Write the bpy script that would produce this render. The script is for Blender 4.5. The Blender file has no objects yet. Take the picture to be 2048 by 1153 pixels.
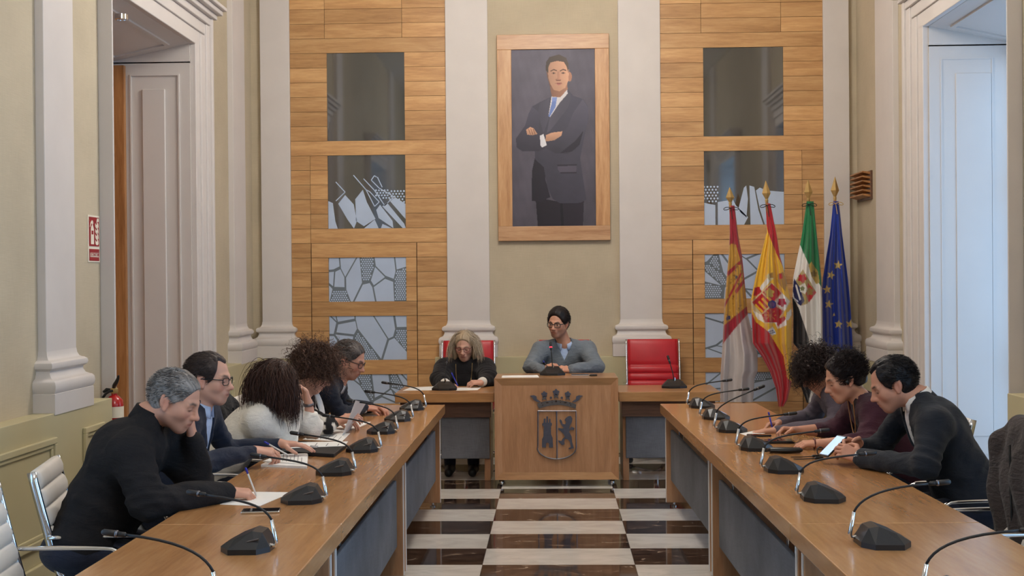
import bpy, math, random
import numpy as np
from mathutils import Vector, Matrix, Euler
random.seed(7)
RNG = np.random.default_rng(7)
S = bpy.context.scene
COL = S.collection

# ------------------------------------------------------------------ camera
F_PX, IW, IH = 2500.0, 2048.0, 1153.0
CAM = np.array([0.0, 0.0, 1.65])
YAW, PITCH, ROLL = math.atan(82 / F_PX), math.atan(15.5 / F_PX), 0.0085
cam_data = bpy.data.cameras.new('camera')
cam = bpy.data.objects.new('camera', cam_data)
COL.objects.link(cam)
cam_data.sensor_fit = 'HORIZONTAL'
cam_data.sensor_width = 36.0
cam_data.lens = 36.0 * F_PX / IW
cam_data.clip_start, cam_data.clip_end = 0.05, 100
cam.matrix_world = (Matrix.Translation(CAM.tolist()) @ Matrix.Rotation(YAW, 4, 'Z')
                    @ Matrix.Rotation(math.pi / 2 - PITCH, 4, 'X') @ Matrix.Rotation(-ROLL, 4, 'Z'))
S.camera = cam
_m = np.array(cam.matrix_world.to_3x3())
_R, _U, _F = _m[:, 0], _m[:, 1], -_m[:, 2]

def _ray(px, py):
    return _F + _R * (px - IW / 2) / F_PX - _U * (py - IH / 2) / F_PX
def aty(px, py, y):
    d = _ray(px, py); return CAM + d * (y / d[1])
def atz(px, py, z):
    d = _ray(px, py); return CAM + d * ((z - CAM[2]) / d[2])
def atx(px, py, x):
    d = _ray(px, py); return CAM + d * (x / d[0])

# ------------------------------------------------------------------ world, lights, exposure
S.view_settings.view_transform = 'Standard'
S.view_settings.look = 'None'
S.view_settings.gamma = 1.0
S.view_settings.use_curve_mapping = False
S.view_settings.exposure = -0.07
world = bpy.data.worlds.new('world'); S.world = world
world.use_nodes = True
wb = world.node_tree.nodes['Background']
wb.inputs[0].default_value = (0.55, 0.72, 1.0, 1)
wb.inputs[1].default_value = 1.0

def area_light(name, loc, rot, sx, sy, power, color):
    l = bpy.data.lights.new(name, 'AREA'); l.shape = 'RECTANGLE'
    l.size, l.size_y, l.energy, l.color = sx, sy, power, color
    o = bpy.data.objects.new(name, l); COL.objects.link(o)
    o.location, o.rotation_euler = loc, rot
    return o
DAY = (0.28, 0.60, 1.0)
# daylight standing in the window openings (all outside the frame)
for (yy, p) in ((8.8, 30), (3.4, 125), (-0.4, 100)):
    area_light('window_daylight', (3.66, yy, 1.85), (0, math.pi / 2, 0), 3.3, 1.7, p, DAY)
area_light('window_daylight', (-3.66, 3.4, 1.85), (0, -math.pi / 2, 0), 3.3, 1.7, 40, DAY)

# ------------------------------------------------------------------ helpers
def props(o, label=None, cat=None, group=None, kind=None):
    if label: o['label'] = label
    if cat: o['category'] = cat
    if group: o['group'] = group
    if kind: o['kind'] = kind
    return o

def empty(name, loc=(0, 0, 0), rz=0.0, label=None, cat=None, group=None, kind=None):
    o = bpy.data.objects.new(name, None); COL.objects.link(o)
    o.empty_display_size = 0.1
    o.location = loc; o.rotation_euler = (0, 0, rz)
    return props(o, label, cat, group, kind)

def link(name, me, parent=None, loc=None, rot=None):
    o = bpy.data.objects.new(name, me); COL.objects.link(o)
    if parent is not None: o.parent = parent
    if loc is not None: o.location = loc
    if rot is not None: o.rotation_euler = rot
    return o

def copy_tree(o, parent=None):
    c = o.copy(); COL.objects.link(c); c.parent = parent
    for ch in list(o.children): copy_tree(ch, c)
    return c

class MB:
    def __init__(s): s.V = []; s.Fc = []
    def add(s, vs, fs):
        b = len(s.V); s.V += [tuple(map(float, v)) for v in vs]; s.Fc += [tuple(b + i for i in f) for f in fs]; return s
    def box(s, x0, x1, y0, y1, z0, z1):
        return s.add([(x0, y0, z0), (x1, y0, z0), (x1, y1, z0), (x0, y1, z0), (x0, y0, z1), (x1, y0, z1), (x1, y1, z1), (x0, y1, z1)],
                     [(3, 2, 1, 0), (4, 5, 6, 7), (0, 1, 5, 4), (1, 2, 6, 5), (2, 3, 7, 6), (3, 0, 4, 7)])
    def loft(s, loops, cap=True, closed=True):
        n = len(loops[0]); b = len(s.V)
        for L in loops: s.V += [tuple(map(float, v)) for v in L]
        m = n if closed else n - 1
        for i in range(len(loops) - 1):
            for j in range(m):
                k = (j + 1) % n
                s.Fc.append((b + i * n + j, b + i * n + k, b + (i + 1) * n + k, b + (i + 1) * n + j))
        if cap:
            s.Fc.append(tuple(b + j for j in reversed(range(n))))
            s.Fc.append(tuple(b + (len(loops) - 1) * n + j for j in range(n)))
        return s
    def prism(s, poly, axis, a0, a1):
        def mk(p, a):
            return {'x': (a, p[0], p[1]), 'y': (p[0], a, p[1]), 'z': (p[0], p[1], a)}[axis]
        return s.loft([[mk(p, a0) for p in poly], [mk(p, a1) for p in poly]])
    def tube(s, pts, r, n=8, cap=True, flat=1.0):
        P = [np.array(p, float) for p in pts]; m = len(P)
        R = [r] * m if np.isscalar(r) else list(r)
        T = []
        for i in range(m):
            t = P[min(i + 1, m - 1)] - P[max(i - 1, 0)]; T.append(t / (np.linalg.norm(t) + 1e-12))
        up = np.array([0, 0, 1.0]) if abs(T[0][2]) < 0.9 else np.array([1.0, 0, 0])
        a = np.cross(T[0], up); a /= np.linalg.norm(a)
        loops = []
        for i in range(m):
            a = a - T[i] * (a @ T[i]); a /= (np.linalg.norm(a) + 1e-12)
            b = np.cross(T[i], a)
            loops.append([P[i] + R[i] * (math.cos(t) * a + flat * math.sin(t) * b) for t in np.linspace(0, 2 * math.pi, n, endpoint=False)])
        return s.loft(loops, cap)
    def lathe(s, prof, c=(0, 0, 0), n=16, axis='z', cap=True):
        loops = []
        for (r, h) in prof:
            L = []
            for t in np.linspace(0, 2 * math.pi, n, endpoint=False):
                u, v = r * math.cos(t), r * math.sin(t)
                L.append({'z': (c[0] + u, c[1] + v, c[2] + h), 'x': (c[0] + h, c[1] + u, c[2] + v), 'y': (c[0] + u, c[1] + h, c[2] - v)}[axis])
            loops.append(L)
        return s.loft(loops, cap)
    def mesh(s, name, mat, smooth=False):
        me = bpy.data.meshes.new(name); me.from_pydata(s.V, [], s.Fc); me.update()
        if mat: me.materials.append(mat)
        if smooth: me.shade_smooth()
        return me
    def build(s, name, mat, parent=None, smooth=False, bevel=0.0, auto=None):
        o = link(name, s.mesh(name, mat, smooth), parent)
        if bevel:
            md = o.modifiers.new('bevel', 'BEVEL'); md.width = bevel; md.segments = 2; md.limit_method = 'ANGLE'
        if auto is not None:
            o.data.shade_smooth(); o.data.set_sharp_from_angle(angle=math.radians(auto))
        return o

def box_obj(name, mat, parent, x0, x1, y0, y1, z0, z1, bevel=0.0):
    return MB().box(x0, x1, y0, y1, z0, z1).build(name, mat, parent, bevel=bevel)

def bez(p0, p1, p2, p3, n=12):
    p0, p1, p2, p3 = [np.array(p, float) for p in (p0, p1, p2, p3)]
    return [(1 - t) ** 3 * p0 + 3 * (1 - t) ** 2 * t * p1 + 3 * (1 - t) * t * t * p2 + t ** 3 * p3 for t in np.linspace(0, 1, n)]

# ------------------------------------------------------------------ materials
def srgb(r, g, b):
    f = lambda c: (c / 255 / 12.92) if c <= 10.3 else ((c / 255 + 0.055) / 1.055) ** 2.4
    return (f(r), f(g), f(b))

class NT:
    def __init__(s, name):
        s.m = bpy.data.materials.new(name); s.m.use_nodes = True
        s.t = s.m.node_tree; s.n = s.t.nodes; s.l = s.t.links
        s.b = s.n['Principled BSDF']
    def new(s, typ, **kw):
        nd = s.n.new(typ)
        for k, v in kw.items(): setattr(nd, k, v)
        return nd
    def coords(s, scale=(1, 1, 1), rand=False, kind='Object', rot=(0, 0, 0)):
        tc = s.new('ShaderNodeTexCoord'); mp = s.new('ShaderNodeMapping')
        mp.inputs['Scale'].default_value = scale; mp.inputs['Rotation'].default_value = rot
        s.l.new(tc.outputs[kind], mp.inputs['Vector'])
        if rand:
            oi = s.new('ShaderNodeObjectInfo'); mu = s.new('ShaderNodeMath', operation='MULTIPLY'); mu.inputs[1].default_value = 37.0
            s.l.new(oi.outputs['Random'], mu.inputs[0]); s.l.new(mu.outputs[0], mp.inputs['Location'])
        return mp.outputs[0]
    def noise(s, vec, scale, detail=4, rough=0.55, dist=0.0):
        nz = s.new('ShaderNodeTexNoise'); nz.inputs['Scale'].default_value = scale
        nz.inputs['Detail'].default_value = detail; nz.inputs['Roughness'].default_value = rough; nz.inputs['Distortion'].default_value = dist
        s.l.new(vec, nz.inputs['Vector']); return nz.outputs[0]
    def ramp(s, fac, stops):
        r = s.new('ShaderNodeValToRGB'); e = r.color_ramp.elements
        while len(e) < len(stops): e.new(0.5)
        for el, (p, c) in zip(e, stops): el.position = p; el.color = (c[0], c[1], c[2], 1)
        s.l.new(fac, r.inputs[0]); return r.outputs[0]
    def bump(s, h, strength, dist=0.01):
        b = s.new('ShaderNodeBump'); b.inputs['Strength'].default_value = strength; b.inputs['Distance'].default_value = dist
        s.l.new(h, b.inputs['Height']); s.l.new(b.outputs[0], s.b.inputs['Normal']); return b

def lerp3(a, k): return tuple(min(1, c * k) for c in a)

def plain(name, col, rough=0.5, metal=0.0, var=0.12, nscale=8.0, bump=0.0, bscale=60.0, emit=None, estr=0.0, coat=0.0, spec=None, stretch=(1, 1, 1)):
    t = NT(name)
    v = t.coords(stretch)
    nz = t.noise(v, nscale, 3)
    t.l.new(t.ramp(nz, [(0.3, lerp3(col, 1 - var)), (0.7, lerp3(col, 1 + var))]), t.b.inputs['Base Color'])
    t.b.inputs['Roughness'].default_value = rough; t.b.inputs['Metallic'].default_value = metal
    if bump: t.bump(t.noise(v, bscale, 3), bump, 0.004)
    if coat: t.b.inputs['Coat Weight'].default_value = coat; t.b.inputs['Coat Roughness'].default_value = 0.08
    if spec is not None: t.b.inputs['Specular IOR Level'].default_value = spec
    if emit: t.b.inputs['Emission Color'].default_value = (*emit, 1); t.b.inputs['Emission Strength'].default_value = estr
    return t.m

def wood(name, dark, mid, light, axis='x', rough=0.35, scale=1.0, val=0.14, coat=0.0):
    t = NT(name)
    sc = {'x': (0.9, 9, 9), 'y': (9, 0.9, 9), 'z': (9, 9, 0.9)}[axis]
    v = t.coords(tuple(c * scale for c in sc), rand=True)
    n1 = t.noise(v, 1.6, 4, 0.5, 0.7)
    n2 = t.noise(v, 9.0, 4, 0.6, 0.3)
    mx = t.new('ShaderNodeMix', data_type='FLOAT'); mx.inputs[0].default_value = 0.38
    t.l.new(n1, mx.inputs[2]); t.l.new(n2, mx.inputs[3])
    c = t.ramp(mx.outputs[0], [(0.34, dark), (0.5, mid), (0.66, light)])
    hs = t.new('ShaderNodeHueSaturation'); oi = t.new('ShaderNodeObjectInfo'); mr = t.new('ShaderNodeMapRange')
    mr.inputs['To Min'].default_value = 1 - val; mr.inputs['To Max'].default_value = 1 + val
    t.l.new(oi.outputs['Random'], mr.inputs['Value']); t.l.new(mr.outputs[0], hs.inputs['Value']); t.l.new(c, hs.inputs['Color'])
    t.l.new(hs.outputs[0], t.b.inputs['Base Color'])
    t.b.inputs['Roughness'].default_value = rough
    t.bump(n2, 0.08, 0.003)
    if coat: t.b.inputs['Coat Weight'].default_value = coat; t.b.inputs['Coat Roughness'].default_value = 0.12
    return t.m

def weave(name, col, s=(500, 500, 500), var=0.25, rough=0.9, bump=0.25):
    t = NT(name)
    v1 = t.coords((s[0], s[1], s[2] * 0.04)); v2 = t.coords((s[0] * 0.04, s[1] * 0.04, s[2])); v3 = t.coords()
    a = t.noise(v1, 1.0, 2); b = t.noise(v2, 1.0, 2); c = t.noise(v3, 2.2, 3)
    ad = t.new('ShaderNodeMath', operation='ADD'); t.l.new(a, ad.inputs[0]); t.l.new(b, ad.inputs[1])
    a2 = t.new('ShaderNodeMath', operation='MULTIPLY_ADD'); t.l.new(ad.outputs[0], a2.inputs[0]); a2.inputs[1].default_value = 0.42; t.l.new(c, a2.inputs[2])
    mu = t.new('ShaderNodeMath', operation='MULTIPLY'); mu.inputs[1].default_value = 0.53; t.l.new(a2.outputs[0], mu.inputs[0])
    t.l.new(t.ramp(mu.outputs[0], [(0.33, lerp3(col, 1 - var)), (0.63, lerp3(col, 1 + var))]), t.b.inputs['Base Color'])
    t.b.inputs['Roughness'].default_value = rough; t.b.inputs['Specular IOR Level'].default_value = 0.2
    t.bump(ad.outputs[0], bump, 0.002)
    return t.m

def marble(name, stops, scale, rough, dist=1.2):
    t = NT(name)
    v = t.coords((1, 2.2, 1), rand=True)
    n = t.noise(v, scale, 8, 0.62, dist)
    t.l.new(t.ramp(n, stops), t.b.inputs['Base Color'])
    t.b.inputs['Roughness'].default_value = rough; t.b.inputs['Specular IOR Level'].default_value = 0.6
    return t.m

M = {}
M['plaster'] = plain('plaster_white', srgb(211, 204, 199), 0.6, var=0.03, nscale=3, bump=0.05, bscale=90)
M['reveal'] = plain('reveal_white_paint', srgb(210, 204, 199), 0.5, var=0.02, nscale=2)
M['ceiling'] = plain('ceiling_white', srgb(225, 220, 212), 0.8, var=0.02)
M['fabric'] = weave('wall_textile', srgb(192, 179, 155), (260, 260, 260), 0.10)
M['dado'] = plain('dado_green_paint', srgb(193, 183, 146), 0.5, var=0.04, nscale=2)
M['oak'] = wood('oak_panel', srgb(172, 126, 80), srgb(195, 149, 98), srgb(211, 168, 116), 'x', 0.38)
M['oakz'] = wood('oak_upright', srgb(170, 120, 76), srgb(194, 146, 98), srgb(208, 164, 118), 'z', 0.38, val=0.05)
M['oakframe'] = wood('oak_frame', srgb(168, 122, 84), srgb(190, 146, 106), srgb(206, 166, 126), 'x', 0.38, val=0.04)
M['oakdesk'] = wood('oak_desk', srgb(158, 110, 66), srgb(172, 123, 76), srgb(183, 136, 88), 'y', 0.26, 0.8, val=0.03, coat=0.25)
M['oakdeskx'] = wood('oak_desk_cross', srgb(150, 106, 64), srgb(170, 122, 76), srgb(184, 138, 90), 'x', 0.28, 0.8, val=0.03, coat=0.2)
M['oakpod'] = wood('oak_podium', srgb(164, 118, 82), srgb(180, 132, 94), srgb(192, 146, 108), 'z', 0.32, 1.2, val=0.03, coat=0.15)
M['walnut'] = wood('walnut_apron', srgb(70, 46, 34), srgb(94, 64, 48), srgb(112, 80, 60), 'x', 0.45, val=0.03)
M['oakdark'] = wood('door_wood', srgb(140, 92, 50), srgb(168, 116, 68), srgb(184, 132, 82), 'z', 0.45, val=0.03)
M['gap'] = plain('dark_gap', srgb(52, 34, 22), 0.8)
M['greyfab'] = weave('grey_panel_textile', srgb(112, 114, 120), (420, 420, 420), 0.35)
M['marble_d'] = marble('marble_brown', [(0.30, srgb(22, 17, 15)), (0.46, srgb(50, 38, 33)), (0.6, srgb(78, 60, 50)), (0.74, srgb(190, 170, 150))], 5.0, 0.06)
M['marble_w'] = marble('marble_white', [(0.3, srgb(196, 190, 182)), (0.55, srgb(214, 208, 200)), (0.75, srgb(222, 217, 210))], 3.0, 0.08)
M['grout'] = plain('grout', srgb(70, 62, 56), 0.7)
M['chrome'] = plain('chrome', (0.75, 0.76, 0.78), 0.12, 1.0, var=0.03)
M['steel'] = plain('brushed_steel', srgb(120, 118, 122), 0.38, 1.0, var=0.1, nscale=40)
M['black'] = plain('black_plastic', srgb(26, 26, 28), 0.36, var=0.1, bump=0.03, bscale=300)
M['rubber'] = plain('black_rubber', srgb(20, 20, 22), 0.55, var=0.1)
M['redleather'] = plain('red_leather', srgb(186, 24, 36), 0.42, var=0.06, bump=0.08, bscale=220)
M['whiteleather'] = plain('white_leather', srgb(222, 216, 208), 0.45, var=0.04, bump=0.06, bscale=220)
M['paper'] = plain('paper', srgb(236, 234, 230), 0.7, var=0.02)
M['ink'] = plain('printed_ink', srgb(70, 70, 74), 0.7)
M['gold'] = plain('brass_gold', srgb(208, 176, 116), 0.36, 0.6, var=0.1)
M['redpaint'] = plain('extinguisher_red', srgb(176, 18, 22), 0.25, var=0.05, coat=0.4)
M['signred'] = plain('sign_red', srgb(150, 22, 30), 0.5, var=0.03)
M['signwhite'] = plain('sign_white', srgb(236, 226, 206), 0.5, var=0.02)
M['whiteplastic'] = plain('white_plastic', srgb(228, 228, 228), 0.35, var=0.02)
t = NT('dark_glass')
t.b.inputs['Base Color'].default_value = (*srgb(62, 60, 58), 1); t.b.inputs['Roughness'].default_value = 0.04; t.b.inputs['IOR'].default_value = 2.3
t.l.new(t.ramp(t.noise(t.coords(), 3, 3), [(0.3, srgb(50, 49, 48)), (0.7, srgb(58, 57, 56))]), t.b.inputs['Base Color'])
M['glass'] = t.m
M['frost'] = plain('frosted_print', srgb(184, 200, 224), 0.3, var=0.06, nscale=3)  # bluish cast of the window's reflection is mixed into this colour
M['film'] = plain('grey_film', srgb(112, 122, 132), 0.2, var=0.06, nscale=3)
# ------------------------------------------------------------------ room shell
WX, YB, YR, ZC = 2.90, 12.0, -2.2, 5.4        # side walls, back wall, rear wall, ceiling
OUT = 3.62                                     # outer face of the side walls
ZO = 3.59                                      # head of openings
def structure(o): o['kind'] = 'structure'; return o

# floor: a bed with stone slabs laid on it
floor = structure(box_obj('floor', M['grout'], None, -OUT, OUT, YR - 0.2, YB + 0.2, -0.08, -0.006))
PX, PY, X0, Y0 = 0.882, 0.4392, -0.422, 9.864
tile_me = {}
for nm in ('marble_d', 'marble_w'):
    tile_me[nm] = MB().box(-PX / 2 + 0.0012, PX / 2 - 0.0012, -PY / 2 + 0.0012, PY / 2 - 0.0012, -0.02, 0).mesh('floor_tile', M[nm])
far_d, far_w = MB(), MB()
for r in range(-28, 6):
    for c in range(-4, 5):
        cx, cy = X0 + PX * (c + 0.5), Y0 + PY * (r + 0.5)
        dark = ((r + c) % 2 != 0)
        if r >= -9:
            link('floor_tile', tile_me['marble_d' if dark else 'marble_w'], floor, (cx, cy, 0))
        else:
            (far_d if dark else far_w).box(cx - PX / 2 + .001, cx + PX / 2 - .001, cy - PY / 2 + .001, cy + PY / 2 - .001, -0.02, 0)
props(far_d.build('dark_slabs', M['marble_d'], floor), kind='stuff')
props(far_w.build('pale_slabs', M['marble_w'], floor), kind='stuff')

structure(box_obj('ceiling', M['ceiling'], None, -OUT, OUT, YR - 0.2, YB + 0.2, ZC, ZC + 0.1))
structure(box_obj('wall_back', M['fabric'], None, -OUT, OUT, YB, YB + 0.2, 0, ZC))
structure(box_obj('wall_rear', M['fabric'], None, -OUT, OUT, YR - 0.2, YR, 0, ZC))

# side walls with tall openings; heads slope down towards the outside
OPEN_L = [(8.06, 9.97), (2.45, 4.35)]
OPEN_R = [(7.90, 9.72), (2.45, 4.35), (-1.35, 0.55)]
def side_wall(name, sgn, opens):
    m = MB(); ys = [YR - 0.2]
    xa, xb = (WX, OUT) if sgn > 0 else (-OUT, -WX)
    for (a, b) in sorted(opens): ys += [a, b]
    ys.append(YB + 0.2)
    for i in range(0, len(ys), 2): m.box(xa, xb, ys[i], ys[i + 1], 0, ZC)
    for (a, b) in opens:
        poly = [(sgn * WX, ZO), (sgn * OUT, ZO - 0.16), (sgn * OUT, ZC), (sgn * WX, ZC)]
        if sgn < 0: poly = poly[::-1]
        m.prism(poly, 'y', a, b)
    return structure(m.build(name, M['fabric']))
wall_left = side_wall('wall_left', -1, OPEN_L)
wall_right = side_wall('wall_right', 1, OPEN_R)

# painted linings, panels and casings of the openings
tn = [0]
def trim():
    tn[0] += 1
    e = empty('trim_%d' % tn[0]); e['kind'] = 'structure'; return e
def frame_rect(m, u0, u1, z0, z1, w, h, put):
    """raised rectangular moulding: four bars, put(u0,u1,z0,z1,h) adds one box"""
    put(m, u0, u1, z1 - w, z1, h); put(m, u0, u1, z0, z0 + w, h)
    put(m, u0, u0 + w, z0 + w, z1 - w, h); put(m, u1 - w, u1, z0 + w, z1 - w, h)
def opening_trim(sgn, a, b, near_w, far_w, deep):
    T = trim(); s = sgn
    th = 0.012
    bx = lambda x0, x1, y0, y1, z0, z1, m: m.box(min(s * x0, s * x1), max(s * x0, s * x1), y0, y1, z0, z1)
    # linings
    for (nm, y0, y1) in (('near_lining', a, a + th), ('far_lining', b - th, b)):
        m = MB(); bx(WX - 0.0, OUT - 0.02, y0, y1, 0, ZO - 0.16, m)
        poly = [(s * WX, ZO - 0.17), (s * (OUT - 0.02), ZO - 0.17), (s * (OUT - .02), ZO - 0.159), (s * WX, ZO)]
        if s < 0: poly = poly[::-1]
        m.prism(poly, 'y', y0, y1); m.build(nm, M['reveal'], T)
    m = MB()
    poly = [(s * WX, ZO), (s * OUT, ZO - 0.16), (s * OUT, ZO - 0.175), (s * WX, ZO - 0.015)]
    m.prism(poly if s < 0 else poly[::-1], 'y', a, b); m.build('soffit_lining', M['reveal'], T)
    # soffit panel (sloping raised frame)
    def sof(x, d): return ZO - 0.015 - 0.16 * (x - WX) / (OUT - WX) - d
    m = MB()
    for (x0, x1, y0, y1) in ((3.02, 3.05, a + .15, b - .15), (3.45, 3.48, a + .15, b - .15), (3.05, 3.45, a + .15, a + .18), (3.05, 3.45, b - .18, b - .15)):
        poly = [(s * x0, sof(x0, 0)), (s * x1, sof(x1, 0)), (s * x1, sof(x1, .014)), (s * x0, sof(x0, .014))]
        m.prism(poly if s < 0 else poly[::-1], 'y', y0, y1)
    m.build('soffit_panel', M['reveal'], T)
    # jamb panels: recess edge + raised field
    for (nm, yf, dr) in (('far_panel', b - th, -1), ('near_panel', a + th, 1)):
        def put(m, u0, u1, z0, z1, h):
            y0, y1 = sorted((yf, yf + dr * h)); bx(u0, u1, y0, y1, z0, z1, m)
        m = MB(); frame_rect(m, 2.985, 3.385, 0.28, 3.33, 0.012, 0.012 if s < 0 else 0.004, put); m.build(nm, M['reveal'], T)
        m = MB(); put(m, 3.10, 3.285 if s < 0 else 3.37, 0.42, 3.21, 0.02 if s < 0 else .007); m.build(nm, M['reveal'], T, bevel=0.006)
    # casing on the room face, stepped
    for (nm, y0, y1) in (('near_casing', a - near_w, a), ('far_casing', b, b + far_w)):
        m = MB(); w = y1 - y0; inner = y1 if nm[0] == 'n' else y0; dr = -1 if nm[0] == 'n' else 1
        for (f0, f1, p) in ((0, 0.30, 0.045), (0.30, 0.62, 0.06), (0.62, 0.86, 0.075), (0.86, 1.0, 0.095)):
            ya, yb = sorted((inner + dr * f0 * w, inner + dr * f1 * w))
            bx(WX - p, WX + 0.002, ya, yb, 0, ZO + f0 * 0.30 + 0.0, m)
        m.build(nm, M['plaster'], T, bevel=0.006)
    m = MB()
    for (z0, z1, p, e) in ((ZO - 0.014, ZO + .10, .045, 0), (ZO + .10, ZO + .19, .06, .0), (ZO + .19, ZO + .25, .085, .0), (ZO + .25, ZO + .29, .12, .03), (ZO + .29, ZO + .33, .16, .06), (ZO + .33, ZO + .36, .19, .08)):
        bx(WX - p, WX + 0.002, a - near_w - e, b + far_w + e, z0, z1, m)
    m.build('head_casing', M['plaster'], T, bevel=0.006)
    return T
opening_trim(-1, *OPEN_L[0], 0.14, 0.36, True)
opening_trim(1, *OPEN_R[0], 0.10, 0.40, True)
opening_trim(-1, *OPEN_L[1], 0.3, 0.3, True)
opening_trim(1, *OPEN_R[1], 0.3, 0.3, True)
opening_trim(1, *OPEN_R[2], 0.3, 0.3, True)

# door behind the left opening, small spot in its head
d = structure(empty('door_1', (-OUT + 0.03, 9.0, 0)))
for k in (0, 1):
    y0 = -0.94 + k * 0.945
    box_obj('door_leaf', M['oakdark'], d, 0, 0.045, y0, y0 + 0.935, 0.01, ZO - 0.19, 0.004)
    for z0, z1 in ((0.2, 1.1), (1.3, 3.2)):
        box_obj('door_panel', M['oakdark'], d, 0.045, 0.06, y0 + 0.14, y0 + 0.8, z0, z1, 0.006)
box_obj('door_frame', M['oakdark'], d, 0.02, 0.17, 0.91, 0.955, 0.0, ZO - 0.19, 0.004)
sp = empty('recessed_spotlight', tuple(atz(243, 38, 3.47)), 0, 'small round recessed spotlight in the soffit of the left doorway', 'spotlight')
MB().lathe([(0.045, 0.03), (0.045, -0.004), (0.032, -0.006), (0.03, 0.01)], n=18).build('rim', M['chrome'], sp, auto=40)
MB().lathe([(0.029, 0.012), (0.02, 0.0), (0.004, -0.002)], n=18).build('bulb', M['whiteplastic'], sp, auto=40)

# windows on the right (their panes lie behind the reveals)
for k, (a, b) in enumerate(OPEN_R + [OPEN_L[1]]):
    s = 1 if k < 3 else -1
    w = structure(empty('window_%d' % (k + 1), (s * (OUT - 0.05), (a + b) / 2, 0)))
    hw = (b - a) / 2 - 0.013
    for u in (-hw, -0.03, hw - 0.06): box_obj('stile', M['reveal'], w, -0.03, 0.03, u, u + 0.06, 0.02, ZO - 0.2)
    for z in (0.02, 0.9, 2.3, ZO - 0.26): box_obj('rail', M['reveal'], w, -0.028, 0.028, -hw + .06, hw - .06, z, z + 0.06)

# ------------------------------------------------------------------ dado, pilasters
ZD = 0.93
DP = 0.12
def dado_run(name_sgn, y0, y1, frames):
    T = trim(); s = name_sgn
    bx = lambda m, x0, x1, ya, yb, z0, z1: m.box(min(s * x0, s * x1), max(s * x0, s * x1), ya, yb, z0, z1)
    m = MB(); bx(m, WX - DP, WX + .001, y0, y1, 0.14, ZD); m.build('dado_panel', M['dado'], T, bevel=0.004)
    m = MB(); bx(m, WX - DP - 0.02, WX, y0, y1, 0, 0.14); m.build('skirting', M['dado'], T, bevel=0.006)
    for (a, b) in frames:
        m = MB()
        def put(m, u0, u1, z0, z1, h): bx(m, WX - DP - h, WX - DP, u0, u1, z0, z1)
        frame_rect(m, a, b, 0.24, 0.80, 0.035, 0.022, put); frame_rect(m, a + .035, b - .035, 0.275, 0.765, 0.025, 0.012, put)
        m.build('panel_moulding', M['dado'], T, bevel=0.005)
    return T
dado_run(-1, 4.5, 7.78, [(4.62, 6.86), (7.28, 7.6)])
dado_run(-1, 10.40, YB, [(10.5, 10.74), (11.48, 11.8)])
dado_run(1, 4.5, 7.76, [(4.62, 6.8), (7.24, 7.6)])
dado_run(1, 10.2, YB, [(10.25, 10.45), (11.3, 11.8)])
T = trim()
for (x0, x1, fr) in ((-1.13, 1.15, [(-0.56, 0.58), (-1.06, -0.70), (0.76, 1.10)]), (-WX + DP, -2.50, []), (2.58, WX - DP, [])):
    box_obj('dado_panel', M['dado'], T, x0, x1, YB - DP, YB + .001, 0.14, ZD - 0.01, 0.004)
    box_obj('skirting', M['dado'], T, x0, x1, YB - DP - .02, YB, 0.0, 0.14, 0.006)
    for (a, b) in fr:
        m = MB()
        put = lambda m, u0, u1, z0, z1, h: m.box(u0, u1, YB - DP - h, YB - DP, z0, z1)
        frame_rect(m, a, b, 0.22, 0.66, 0.03, 0.02, put); frame_rect(m, a + .03, b - .03, 0.25, 0.63, 0.02, 0.01, put)
        m.build('panel_moulding', M['dado'], T, bevel=0.004)

BASE = [(0.075, 0.0), (0.075, 0.115), (0.070, 0.117), (0.078, 0.13), (0.082, 0.155), (0.078, 0.178), (0.068, 0.19), (0.058, 0.193), (0.040, 0.203), (0.030, 0.222), (0.028, 0.24),
        (0.036, 0.246), (0.048, 0.255), (0.052, 0.27), (0.048, 0.285), (0.034, 0.295), (0.022, 0.298), (0.012, 0.305), (0.003, 0.325), (0, 0.35)]
def pilaster(name, u0, u1, p, place):
    """u along the wall, p = projection; place(u, q, z) -> world"""
    T = trim()
    loops = []
    for (e, h) in BASE:
        loops.append([place(u0 - e, -0.001, ZD - .01 + h), place(u0 - e, p + e, ZD - .01 + h), place(u1 + e, p + e, ZD - .01 + h), place(u1 + e, -0.001, ZD - .01 + h)])
    m = MB().loft(loops); m.build('pilaster_base', M['plaster'], T, auto=35)
    m = MB().loft([[place(u0, -.001, h), place(u0, p, h), place(u1, p, h), place(u1, -.001, h)] for h in (ZD + 0.33, ZC)]); m.build('pilaster_shaft', M['plaster'], T, bevel=0.004)
    return T
PL = lambda u, q, z: (-WX + q, u, z)
PR = lambda u, q, z: (WX - q, u, z)
PB = lambda u, q, z: (u, YB - q, z)
for (a, b) in ((6.94, 7.38), (11.12, 11.55), (1.4, 1.84)): pilaster('pilaster', a, b, 0.05, PL)
for (a, b) in ((6.90, 7.34), (10.55, 11.12), (1.4, 1.84)): pilaster('pilaster', a, b, 0.05, PR)
for (a, b) in ((-2.80, -2.515), (-1.012, -0.607), (0.639, 1.038), (2.578, 2.82)): pilaster('pilaster', a, b, 0.05, PB)

# ------------------------------------------------------------------ oak panelling with planks and panes
PITCHZ = 0.1407
ZG = lambda k: 3.85 - PITCHZ * k             # k = 0 is the top of the upper pane
plank_cache = {}
def plank(parent, x0, x1, k, mat='oak', dy=0.0):
    g = 0.0016
    w = round(x1 - x0, 4)
    key = (w, mat)
    if key not in plank_cache:
        h = PITCHZ / 2 - g
        plank_cache[key] = MB().box(-w / 2 + g, w / 2 - g, -0.018, 0, -h, h).mesh('plank', M[mat])
    return link('plank', plank_cache[key], parent, ((x0 + x1) / 2, YB - 0.012 - dy, ZG(k) - PITCHZ / 2))

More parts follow.
